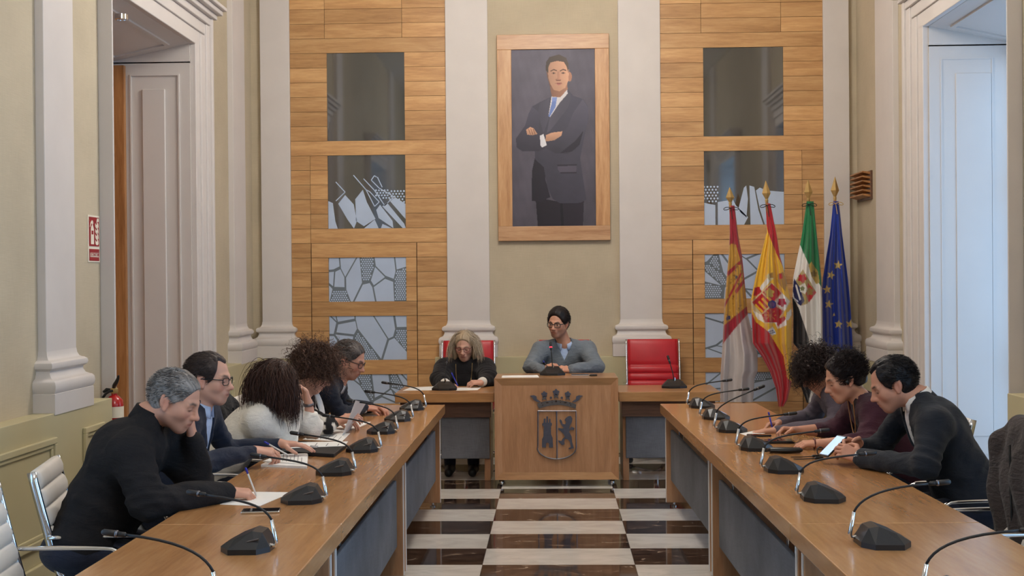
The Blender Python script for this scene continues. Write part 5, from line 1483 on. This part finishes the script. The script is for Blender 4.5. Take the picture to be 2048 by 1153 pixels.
    if shirt:
        f = Fld(np.minimum(N, hip) - .22, np.maximum(N, hip) + .2, .010); torso(f, -.012, False)
        X, Y, Z = f.XYZ(); f.f = np.maximum(f.f, .02 - ((X - N[0]) * fwd[0] + (Y - N[1]) * fwd[1] + (Z - N[2]) * fwd[2])).astype(np.float32)
        v, q = f.mesh(); link('shirt', np_mesh('shirt', v, q, shirt), root)
    if collar_mat: collar(N + u * .012, u, fwd, lat, collar_mat, root)
    # legs and shoes (mostly under the table)
    if legs:
        kn = [hip + fwd * 0 + A(knee, s * .10, -.04) for s in (1, -1)]; an = [k_ + A(-.02, 0, -k_[2] + .09) for k_ in kn]
        f = Fld(np.minimum(hip, np.min(an, 0)) - .2, np.maximum(hip, np.max(kn, 0)) + .2, .014)
        f.add(eld(hip + A(0, 0, .0), (.15 * g, .185 * g, .115)))
        for k_, a_, s in zip(kn, an, (1, -1)): f.add(cap(hip + A(0.02, s * .09, -.02), k_, .088, .066), .03); f.add(cap(k_, a_, .064, .05), .02)
        v, q = f.mesh(); link('trousers', np_mesh('trousers', v, q, trousers or M['navycloth']), root)
        for a_ in an:
            f = Fld(a_ - .2, a_ + A(.26, .12, .08), .01)
            f.add(cap(A(a_[0], a_[1], .05), A(a_[0] + .15, a_[1], .038), .045, .036)); f.add(cap(A(a_[0], a_[1], .05), A(a_[0], a_[1], .10), .042), .02)
            X, Y, Z = f.XYZ(); f.f = np.maximum(f.f, .002 - Z).astype(np.float32)
            v, q = f.mesh(); link('shoe', np_mesh('shoe', v, q, M['rubber']), root)
    # hair
    hv, hq, hc = hair(Hc, R)
    me = np_mesh('hair', hv, hq, M['hair']); set_col(me, np.clip(hc, 0, 1)); link('hair', me, root)
    info = dict(root=root, Hc=Hc, R=R, N=N, u=u, fwd=fwd, lat=lat, AR=AR, L=L, D=D, T=T)
    if spec and spec.get('glasses'): eyeglasses(root, Hc, R, spec['glasses'], **spec.get('gl', {}))
    return info
def cuff(info, sd, mat, w=.034, ln=.035, name='cuff', off=0.0):
    a = info['AR'][sd]; d_ = nrm(a['wr'] - a['el']); p = a['wr'] + d_ * (off + .006)
    MB().tube([p - d_ * ln, p - d_ * ln * .5, p, p - d_ * .002], [w * 1.05, w * 1.03, w, w * .6], 18).build(name, mat, info['root'], smooth=True)
def wristwatch(info, sd, mat=None, off=.02):
    a = info['AR'][sd]; d_ = nrm(a['wr'] - a['el']); p = a['wr'] - d_ * off
    o = MB().tube([p - d_ * .009, p - d_ * .008, p + d_ * .008, p + d_ * .009], [.026, .0305, .0305, .026], 18).build('watch', mat or M['black'], info['root'], smooth=True)
def pen(info, a, b, label, mat, r=.0042):
    """a pen held in a hand, a thing of its own; world points a (writing tip) to b"""
    a, b = np.asarray(a), np.asarray(b); t = empty('pen', tuple(a), 0, label, 'pen')
    d_ = b - a
    MB().tube([d_ * 0, d_ * .06, d_ * .08, d_ * .82], [.0008, r * .8, r, r], 8).build('barrel', mat, t, smooth=True)
    MB().tube([d_ * .80, d_ * .98, d_], [r * 1.15, r * 1.15, r * .5], 8).build('cap', M['bluepen'], t, smooth=True)
def tone(base, t): return np.asarray(t)[:, None] * C(*base)[None]
def hair_short(col, line, th=.012, seed=1, grey=None, nst=2300, slen=.021, sweep=.9, **kw):
    def fn(Hc, R):
        v, q = hair_cap(Hc, R, line, th, seed=seed, **kw)
        L = (v - Hc) @ R
        t = 1 + .28 * sn3(L.T * np.array([[1], [3], [1]]), 160, seed) 
        c = tone(col, np.clip(t, .5, 1.6))
        if grey: 
            w = np.clip(.55 + .5 * sn3(L.T, 55, 9) - L[:, 2] * 4, 0, 1)[:, None]; c = c * (1 - w) + C(*grey)[None] * w * np.clip(t, .6, 1.4)[:, None]
        rr = .082 * kw.get('wide', 1.0)
        v1, q1, t1 = hair_locks(Hc, R, nst, seed, slen, wave=.0, r=.0013, grav=.12, out=.0, zmin=-.75, back=sweep, line=line, npt=6, lift=.06, cen=(-.016, 0, .028), rad=(.096 + th, .073 + th, .087 + th + kw.get('top', 0)), face=False)
        c1 = tone(col, t1)
        if grey: w = (np.sin(t1 * 57) > -.1)[:, None]; c1 = np.where(w, tone(grey, t1), c1)
        V, Q = join_vq([(v, q), (v1, q1)]); return V, Q, np.concatenate([c, c1])
    return fn
def hair_long(col, n, length, seed=1, capth=.014, line=None, capcol=.7, col2=None, extra=None, mass=(), **kw):
    def fn(Hc, R):
        v0, q0 = hair_cap(Hc, R, line or short_line(), capth, seed=seed)
        v1, q1, t1 = hair_locks(Hc, R, n, seed, length, **kw)
        parts = [(v0, q0), (v1, q1)]; c = [tone(col, np.full(len(v0), capcol)), tone(col, t1)]
        if col2:
            w = (np.sin(t1 * 37) > .2)[:, None]; c[1] = np.where(w, tone(col2, t1), c[1])
        if mass:
            f = Fld(Hc - .36, Hc + .22, .0075)
            for c_, r_ in mass: f.add(eld(Hc + A(*c_), r_), .03)
            X, Y, Z = f.XYZ(); f.f += (.004 * np.sin(Y * 160 + 60 * X + 3 * np.sin(Z * 30)) + .005 * sn3((X, Y, Z), 45, seed)).astype(np.float32)
            v, q = f.mesh(); parts.append((v, q)); c.append(tone(col, np.full(len(v), .8)))
        if extra:
            for (v, q, t) in extra(Hc, R): parts.append((v, q)); c.append(tone(col, t))
        V, Q = join_vq(parts); return V, Q, np.concatenate(c)
    return fn
W_ = aty
M['bluepen'] = plain('blue_ink_cap', srgb(36, 46, 170), .3)
M['whitepen'] = plain('white_pen', srgb(226, 222, 214), .3)
M['navycloth'] = cloth_mat('navy_trousers', srgb(34, 38, 52))
M['blackfleece'] = cloth_mat('black_fleece', srgb(31, 29, 30), .9, sheen=.0)
M['navywool'] = cloth_mat('navy_wool', srgb(32, 38, 54), .85)
M['navyjumper'] = cloth_mat('navy_jumper', srgb(28, 33, 46), .9)
M['shirtblue'] = cloth_mat('pale_blue_shirt', srgb(178, 196, 226), .7, .2)
M['shirtwhite'] = cloth_mat('white_shirt', srgb(232, 230, 228), .7, .2)
M['whiteknit'] = cloth_mat('white_knit', srgb(226, 220, 210), .9, .28, 240)
M['greyknit'] = cloth_mat('grey_knit', srgb(112, 120, 128), .9, .45, 300)
M['blackknit'] = cloth_mat('black_knit', srgb(27, 25, 27), .92)
M['mauve'] = cloth_mat('grey_mauve_cardigan', srgb(92, 84, 94), .9)
M['maroon'] = cloth_mat('maroon_knit', srgb(66, 34, 46), .9)
M['darksuit'] = cloth_mat('dark_suit', srgb(30, 34, 42), .85)
M['blouse'] = painted('patterned_blouse', .7, .3, 300)
SK = (206, 158, 132)
SK2 = (196, 146, 118)
RT = 'right'

# --- L1: man in the black fleece, writing with his right hand, left fist at his mouth
y1 = 5.1
i1 = person('man in a black fleece jacket resting his mouth on his fist, writing', (-1.93, 5.1), 0.0, A(-1.93, 5.1, .56), W_(296, 838, 5.12), W_(352, 800, 5.12), (-.10, .42, .0),
    dict(R=dict(sh=W_(262, 905, 4.92), el=A(-1.60, 4.86, .79), wr=W_(455, 985, 5.16), d=A(.9, .35, -.12), n=A(.1, .3, -1), curl=(.75, .8, .85, .9), thumb=.8, w=1.2),
         L=dict(sh=W_(330, 880, 5.30), el=W_(405, 990, 5.36), wr=W_(385, 880, 5.26), d=A(-.10, -.12, 1), n=A(-1, 0, 0), curl=.95, thumb=.9, w=1.1)),
    M['blackfleece'], (202, 152, 128), hair_short((92, 86, 82), short_line(nape=-.07), .007, 3, grey=(150, 146, 142)), g=1.22, sw=.21, brow=(84, 70, 62), stubble=.25, wide=1.06, topname='jacket', seed=4, wr=1.15)
# stand-up jacket collar
def stand_collar(info, mat, r=.066, h=.06, name='jacket_collar', gap=.3):
    N, u, f_, l_ = info['N'], info['u'], info['fwd'], info['lat']
    loops = []
    for a in np.linspace(gap, 2 * math.pi - gap, 30):
        o = f_ * math.cos(a) + l_ * math.sin(a); c0 = N + o * r - u * .02
        loops.append([c0, c0 + u * h - o * .004, c0 + u * h + o * .006, c0 + o * .016])
    MB().loft(loops).build(name, mat, info['root'], smooth=True)
stand_collar(i1, M['blackfleece'], .062, .062)
wristwatch(i1, 'L', off=.035)
hp = W_(494, 965, 5.25); tp = A(-1.262, 5.25, TZ + .003)
pen(i1, tp, W_(491, 936, 5.2), 'blue-capped pen in the hand of the man in black', M['whitepen'])

# --- L2: man in the navy blazer and pale blue shirt, glasses
i2 = person('man in a navy blazer, pale blue shirt and black glasses holding a pen', (-1.93, 5.98), 0.0, A(-1.88, 5.98, .56), W_(396, 817, 5.98), W_(420, 757, 5.98), (-.12, .10, 0),
    dict(R=dict(el=A(-1.66, 5.76, .80), wr=W_(508, 903, 6.10), d=A(.95, .3, -.10), n=A(0, .4, -1), curl=(.55, .7, .8, .85), thumb=.7),
         L=dict(el=A(-1.66, 6.33, .79), wr=W_(560, 888, 6.42), d=A(1, .1, -.05), n=A(0, 0, -1), curl=.2, thumb=.2)),
    M['navywool'], (208, 160, 138), hair_short((58, 46, 42), short_line(recede=.03), .010, 5), brow=(80, 62, 52), stubble=.15, vneck=(.34, .075), shirt=M['shirtblue'], collar_mat=M['shirtblue'], topname='blazer', spec=dict(glasses=M['black'], gl=dict(r=.0024)), seed=7)
for k in range(4):
    p_ = i2['AR']['R']; q = p_['wr'] + (p_['el'] - p_['wr']) * (.20 + .05 * k) + A(0, -.040, .006)
    MB().lathe([(.002, -.003), (.007, -.002), (.007, .002), (.002, .003)], tuple(q), 10, 'y').build('button', M['black'], i2['root'])
pen(i2, W_(578, 912, 6.12), W_(528, 884, 6.10), 'white pen held by the man in the navy blazer', M['whitepen'])

# --- L3: woman in white sweater, long wavy brown hair, head on her hands
def strands3(Hc, R):
    return [hair_locks(Hc, R, 650, 88, .27, wave=.009, freq=2.0, r=.0016, out=.012, grav=.8, hairline=.045, lift=.08, coherent=True)]
i3 = person('woman in a white sweater with long wavy brown hair leaning on her hands', (-1.95, 6.8), 0.0, A(-1.90, 6.78, .56), W_(533, 815, 6.78), W_(553, 770, 6.80), (.75, .35, .1),
    dict(R=dict(el=W_(572, 872, 6.78), wr=W_(590, 815, 6.88), d=A(.0, .25, 1), n=A(-.7, .7, 0), curl=.45, thumb=.4, bare=.075, size=.9, w=1.1),
         L=dict(el=W_(622, 855, 7.05), wr=W_(617, 806, 7.02), d=A(-.25, -.15, 1), n=A(-.8, -.5, 0), curl=.6, thumb=.5, bare=.085, size=.9, w=1.1)),
    M['whiteknit'], (214, 168, 146), hair_long((66, 42, 34), 1500, .29, 11, capth=.018, coherent=True, wave=.008, freq=1.8, r=.0017, out=.008, grav=.85, extra=strands3, hairline=.05, lift=.05, mass=(((-.055, -.02, -.085), (.07, .075, .125)), ((-.01, -.055, -.08), (.06, .035, .11)))), sw=.165, fem=True, g=.98, tyaw=.25, topname='sweater', seed=13, wr=1.12, loose=.006)
wristwatch(i3, 'L', M['steel'], .01)
MB().tube([i3['AR']['R']['wr'] + A(.024 * math.cos(a), .024 * math.sin(a), -.02) for a in np.linspace(0, 6.28, 14)], .004, 6).build('bracelet', M['gold'], i3['root'])
for sd in 'LR': cuff(i3, sd, M['whiteknit'], .045, .03, 'knit_cuff', -.07)

# --- L4: woman with frizzy hair, black and white blouse
def frizz(Hc, R):
    out = [hair_locks(Hc, R, 900, 21, .20, wave=.010, freq=6, r=.0015, out=.03, grav=.5, curl=1, hairline=.055, back=.1), hair_locks(Hc, R, 700, 22, .15, wave=.011, freq=5, r=.0013, out=.035, grav=.25, curl=1, hairline=.05)]
    return out
def blouse_paint(v, N, fwd, lat, u):
    n = sn3(v.T, 60, 31) + .6 * sn3(v.T, 110, 32); c = np.where((n > .25)[:, None], C(214, 206, 194)[None], C(24, 22, 24)[None])
    return c
i4 = person('woman with frizzy brown hair in a black and white patterned blouse', (-1.92, 7.52), 0.0, A(-1.88, 7.52, .56), W_(604, 788, 7.5), W_(629, 742, 7.5), (.15, .5, .0),
    dict(R=dict(el=W_(655, 852, 7.32), wr=W_(682, 842, 7.50), d=A(.9, .3, .25), n=A(.2, .6, -.6), curl=.5, thumb=.5, bare=.10, size=.9),
         L=dict(el=A(-1.5, 7.72, .79), wr=A(-1.33, 7.68, .79), d=A(1, -.3, 0), n=A(0, 0, -1), curl=.4, thumb=.4, bare=.06, size=.9)),
    M['blouse'], (208, 160, 138), hair_long((92, 66, 54), 200, .2, 20, capth=.030, wave=.012, freq=6, r=.004, out=.03, grav=.5, curl=1, extra=frizz, hairline=.05), sw=.165, fem=True, topname='blouse', spec=dict(paint=blouse_paint), seed=17)
MB().tube(bez(i4['N'] + A(.07, .03, .02), i4['N'] + A(.12, .01, -.06), i4['N'] + A(.13, -.03, -.14), i4['N'] + A(.15, -.06, -.22), 8), [.02, .024, .026, .026, .024, .022, .02, .014], 8, flat=.4).build('scarf', M['shirtwhite'], i4['root'], smooth=True)

# --- L5: man in the navy jumper with glasses, looking down at a tablet
i5 = person('man in a navy jumper and glasses looking down at a tablet', (-1.86, 8.3), 0.0, A(-1.86, 8.3, .56), W_(672, 766, 8.3), W_(700, 719, 8.3), (-.18, .40, 0),
    dict(R=dict(el=W_(682, 828, 8.14), wr=W_(728, 817, 8.42), d=A(.85, .35, -.05), n=A(0, .3, -1), curl=.55, thumb=.6),
         L=dict(el=A(-1.45, 8.58, .79), wr=A(-1.25, 8.5, .79), d=A(1, -.4, 0), n=A(0, 0, -1), curl=.6, thumb=.6)),
    M['navyjumper'], (198, 146, 124), hair_short((62, 52, 48), short_line(nape=-.07), .009, 6, grey=(110, 102, 98)), brow=(52, 42, 38), stubble=.35, collar_mat=M['shirtwhite'], spec=dict(glasses=M['black'], gl=dict(r=.0024)), seed=19)
cuff(i5, 'R', M['shirtwhite'])

# --- head table: woman in black with shoulder-length fair hair
hp_ = -math.pi / 2
iw = person('woman with shoulder-length grey-blonde hair and red glasses in a black poncho', (-.79, 11.05), hp_, A(-.79, 11.06, .53), W_(930, 726, 11.0), W_(929, 692, 10.95), (-.12, .30, 0),
    dict(R=dict(el=A(-.99, 10.80, .80), wr=W_(893, 769, 10.58), d=A(.75, -.35, -.15), n=A(.3, 0, -1), curl=(.6, .7, .8, .8), thumb=.7, size=.88, w=1.3, bare=.075),
         L=dict(el=A(-.57, 10.80, .80), wr=W_(962, 766, 10.60), d=A(-.8, -.3, .05), n=A(-.3, .3, -.8), curl=.7, thumb=.6, size=.88, w=1.3, bare=.075)),
    M['blackknit'], (204, 158, 138), hair_long((168, 148, 122), 1500, .215, 41, capth=.014, coherent=True, wave=.005, freq=1.5, r=.0014, out=.006, grav=.8, col2=(208, 192, 170), hairline=.038, part=.0, back=.25, capcol=1.0, lift=.05, mass=(((-.03, .085, -.05), (.045, .026, .085)), ((-.03, -.085, -.05), (.045, .026, .085)), ((-.07, 0, -.04), (.05, .085, .09)))), sw=.17, fem=True, g=1.05, brow=(120, 100, 84), topname='poncho', spec=dict(glasses=plain('red_frames', srgb(110, 34, 40), .3), gl=dict(r=.002, hgt=.016)), seed=23, lips=(160, 84, 84), wr=1.2)
stand_collar(iw, M['blackknit'], .06, .05, 'roll_neck')
for sd in 'LR': cuff(iw, sd, M['whiteknit'], .040, .11, 'cream_cuff', -.008)
pts = [iw['N'] + iw['fwd'] * (.10 + .05 * (t_ > .15) + .03 * math.sin(math.pi * t_)) + iw['lat'] * (.07 * math.cos(math.pi * t_)) - iw['u'] * (.30 * math.sin(math.pi * t_) - .02) for t_ in np.linspace(0, 1, 15)]
nk = MB().tube(pts, .0022, 5).build('necklace', M['gold'], iw['root'])
for k in (4, 6, 9, 11): MB().lathe([(.001, -.008), (.006, -.004), (.006, .004), (.001, .008)], tuple(pts[k]), 8).build('bead', M['gold'], nk, smooth=True)
pen(iw, W_(916, 773, 10.5), W_(903, 746, 10.55), 'blue pen in the hand of the woman in black', M['bluepen'], .005)

# --- podium: man in grey jumper and black glasses speaking
ip = person('man in a grey jumper over a blue shirt speaking at the podium', (.06, 11.08), hp_, A(.08, 11.1, .57), W_(1128, 690, 10.95), W_(1116, 646, 10.86), (-.42, .16, -.06),
    dict(R=dict(el=A(-.20, 10.74, .905), wr=W_(1086, 741, 10.50), d=A(.75, -.1, .35), n=A(.4, .5, -.7), curl=(.7, .75, .8, .85), thumb=.7, w=1.1),
         L=dict(el=A(.37, 10.72, .90), wr=W_(1142, 741, 10.50), d=A(-.9, .05, .15), n=A(-.3, .5, -.7), curl=(.6, .7, .8, .85), thumb=.7, w=1.1)),
    M['greyknit'], (204, 152, 126), hair_short((30, 24, 24), short_line(nape=-.075), .013, 8, top=.008), g=1.05, sw=.205, tyaw=.05, brow=(34, 26, 24), stubble=.30, eyes='open', vneck=(.11, .055), shirt=M['shirtblue'], collar_mat=M['shirtblue'], spec=dict(glasses=M['black'], gl=dict(r=.0032, square=.5, hgt=.019)), seed=29, wr=1.12)
cuff(ip, 'L', M['shirtblue'], .036, .05)
wristwatch(ip, 'R', plain('red_band', srgb(120, 40, 40), .5), .0)
pen(ip, W_(1102, 742, 10.46), W_(1086, 722, 10.5), 'slim pen between the fingers of the podium speaker', M['steel'])

# --- right row
rp = math.pi
def curls(Hc, R): return [hair_locks(Hc, R, 800, 61, .16, wave=.012, freq=4, r=.0017, out=.022, grav=.5, curl=1, hairline=.062, back=-.1), hair_locks(Hc, R, 400, 62, .18, wave=.012, freq=3.5, r=.0017, out=.02, grav=.7, curl=1, hairline=.07, back=-.4)]
r1 = person('woman with dark curly hair in a grey mauve cardigan writing', (2.0, 7.58), rp, A(1.95, 7.58, .55), W_(1656, 782, 7.56), W_(1636, 742, 7.55), (-.05, .55, 0),
    dict(R=dict(el=A(1.60, 7.80, .79), wr=W_(1560, 846, 7.62), d=A(-.9, -.25, -.1), n=A(0, -.3, -1), curl=(.6, .7, .8, .85), thumb=.7, size=.9),
         L=dict(el=A(1.62, 7.30, .79), wr=W_(1552, 862, 7.38), d=A(-1, .12, -.05), n=A(0, 0, -1), curl=.15, thumb=.1, size=.92)),
    M['mauve'], (200, 152, 128), hair_long((50, 36, 33), 220, .17, 60, capth=.026, wave=.011, freq=4.5, r=.0036, out=.02, grav=.5, curl=1, extra=curls, hairline=.06), sw=.165, fem=True, topname='cardigan', seed=37)
pen(r1, W_(1545, 858, 7.55), W_(1537, 825, 7.58), 'blue pen in the hand of the woman with dark curls', M['bluepen'], .005)
def bun(Hc, R):
    o = []
    v, q, t = hair_locks(Hc, R, 420, 71, .085, wave=.010, freq=1.6, r=.0016, out=.004, grav=.1, curl=1, lift=.25, cen=(-.05, 0, .088), rad=(.046, .048, .036), hairline=.2, zmin=-.6, back=.2); o.append((v, q, t))
    f = Fld(Hc - .2, Hc + .24, .006); f.add(eld(Hc + R @ A(-.05, 0, .088), (.05, .05, .038), R)); X, Y, Z = f.XYZ(); f.f += (.006 * sn3((X, Y, Z), 70, 5)).astype(np.float32)
    v, q = f.mesh(); o.append((v, q, np.full(len(v), .8))); return o
r2 = person('woman in a maroon cardigan with dark hair pinned up and an ear-piece', (2.02, 6.85), rp, A(1.97, 6.86, .55), W_(1722, 800, 6.86), W_(1688, 757, 6.85), (.02, .34, 0),
    dict(R=dict(el=A(1.60, 7.10, .79), wr=W_(1592, 862, 6.98), d=A(-.9, -.15, .1), n=A(0, -.4, -.9), curl=.8, thumb=.6, bare=.13, size=.92),
         L=dict(el=A(1.64, 6.58, .79), wr=W_(1640, 888, 6.66), d=A(-1, .08, 0), n=A(0, .2, -1), curl=(.45, .5, .5, .5), thumb=.4, bare=.10, size=.94)),
    M['maroon'], (204, 152, 126), hair_long((36, 26, 27), 2200, .05, 70, capth=.014, wave=.002, freq=2, r=.0014, out=.0, grav=-.1, back=.9, lift=.05, zmin=-.6, line=short_line(nape=-.06), extra=bun, hairline=.055), sw=.17, fem=True, g=1.08, topname='cardigan', seed=41, vneck=(.2, .07), shirt=cloth_mat('dark_top', srgb(40, 26, 32)), bare_neck=.012, wr=1.1)
r2T = r2['T']
MB().tube([r2T(.0, .086, .0), r2T(.012, .088, -.012), r2T(.008, .088, -.026)], [.008, .011, .007], 8).build('ear_piece', M['black'], r2['root'], smooth=True)
MB().tube([r2T(-.02, .087, .008), r2T(-.06, .075, .002), r2T(-.098, .03, -.004), r2T(-.104, 0, -.006)], .003, 6).build('headband', M['black'], r2['root'], smooth=True)
pts = [r2['N'] + r2['fwd'] * (.05 + .09 * math.sin(math.pi * t_)) + r2['lat'] * (.062 * math.cos(math.pi * t_)) - r2['u'] * (.17 * math.sin(math.pi * t_) - .03) for t_ in np.linspace(0, 1, 15)]
nk = MB().tube(pts, .003, 6).build('necklace', M['oakdark'], r2['root']); MB().tube([pts[7], pts[7] - r2['u'] * .012, pts[7] - r2['u'] * .02], [.004, .009, .003], 8).build('pendant', M['gold'], nk)
MB().tube([r2['AR']['L']['wr'] + A(.03, .027 * math.cos(a), .027 * math.sin(a)) for a in np.linspace(0, 6.28, 14)], .004, 6).build('bracelet', plain('bead_bracelet', srgb(96, 36, 30), .4), r2['root'])
r3 = person('man in a dark suit bent over the mobile phone in his hands', (2.03, 5.98), rp, A(1.98, 5.98, .56), W_(1836, 800, 5.98), W_(1784, 768, 6.0), (-.10, .42, 0),
    dict(R=dict(el=A(1.62, 6.28, .80), wr=W_(1722, 893, 6.22), d=A(-.85, -.25, .2), n=A(.1, -.7, -.5), curl=.6, thumb=.6),
         L=dict(sh=W_(1868, 850, 5.78), el=A(1.66, 5.66, .80), wr=W_(1722, 917, 6.02), d=A(-.7, .35, .3), n=A(-.1, .8, -.3), curl=.6, thumb=.6, w=1.08)),
    M['darksuit'], (198, 146, 122), hair_short((24, 20, 22), short_line(recede=.035, nape=-.08), .013, 12), g=1.12, sw=.205, brow=(40, 30, 28), stubble=.25, vneck=(.3, .07), shirt=M['shirtwhite'], collar_mat=M['shirtwhite'], topname='suit_jacket', seed=43, wr=1.12)
cuff(r3, 'L', M['shirtwhite'], .040, .035)
stand_collar(r3, M['darksuit'], .072, .03, 'jacket_collar', 1.1)
# phone in the hands of the suited man
pp = W_(1666, 893, 6.17)
ph_ = link('mobile_phone', None) if False else empty('mobile_phone', tuple(pp), 0, 'lit mobile phone held by the man in the dark suit', 'phone')
ph_.rotation_euler = (0.0, math.radians(-38), math.radians(25))
box_obj('case', M['black'], ph_, -.075, .075, -.036, .036, -.0045, .0045, .003)
box_obj('screen', M['phonescreen'], ph_, -.066, .066, -.032, .032, .0046, .0056)

# --- coats over chair backs
def draped_coat(label, cx, cy, rot, w, zt, zb, mat, seed, thick=.12):
    t = empty('coat', (cx, cy, 0), rot, label, 'coat')
    f = Fld(A(-.32, -w - .1, zb - .05), A(.22, w + .1, zt + .1), .0095)
    f.add(eld(A(-.02, 0, (zt + zb) / 2), (thick, w, (zt - zb) / 2 * 1.06)))
    f.add(cap(A(-.03, -w * .7, zt - .05), A(-.03, w * .7, zt - .05), .055), .06)
    f.add(cap(A(.03, -w * .85, zt - .12), A(.06, -w * .75, zb + .03), .055, .045), .05); f.add(cap(A(.03, w * .85, zt - .12), A(.05, w * .8, zb + .06), .055, .045), .05)
    X, Y, Z = f.XYZ()
    f.f += (.012 * np.sin(Y * 42 + 3 * np.sin(Z * 9) + 1.5 * np.sin(X * 20)) * np.clip((zt - Z) * 4, 0, 1) + .006 * sn3((X, Y, Z), 30, seed)).astype(np.float32)
    v, q = f.mesh(); link('shell', np_mesh('shell', v, q, mat), t)
    MB().tube([(.095, -.02, zt - .10), (.10, .0, (zt + zb) / 2), (.09, .01, zb + .05)], .005, 6).build('zip', M['black'], t)
    return t
c1 = W_(2035, 950, 4.95)
draped_coat('dark brown jacket hung over a chair at the right edge', 1.98, 5.22, rp + .05, .28, 1.05, .40, cloth_mat('brown_coat', srgb(56, 48, 46), .8, .5, 60), 51)
draped_coat('black coat over a chair back behind the white sweater', -2.02, 7.46, 0, .22, 1.0, .6, cloth_mat('black_coat', srgb(30, 30, 34), .8, .5, 60), 52)
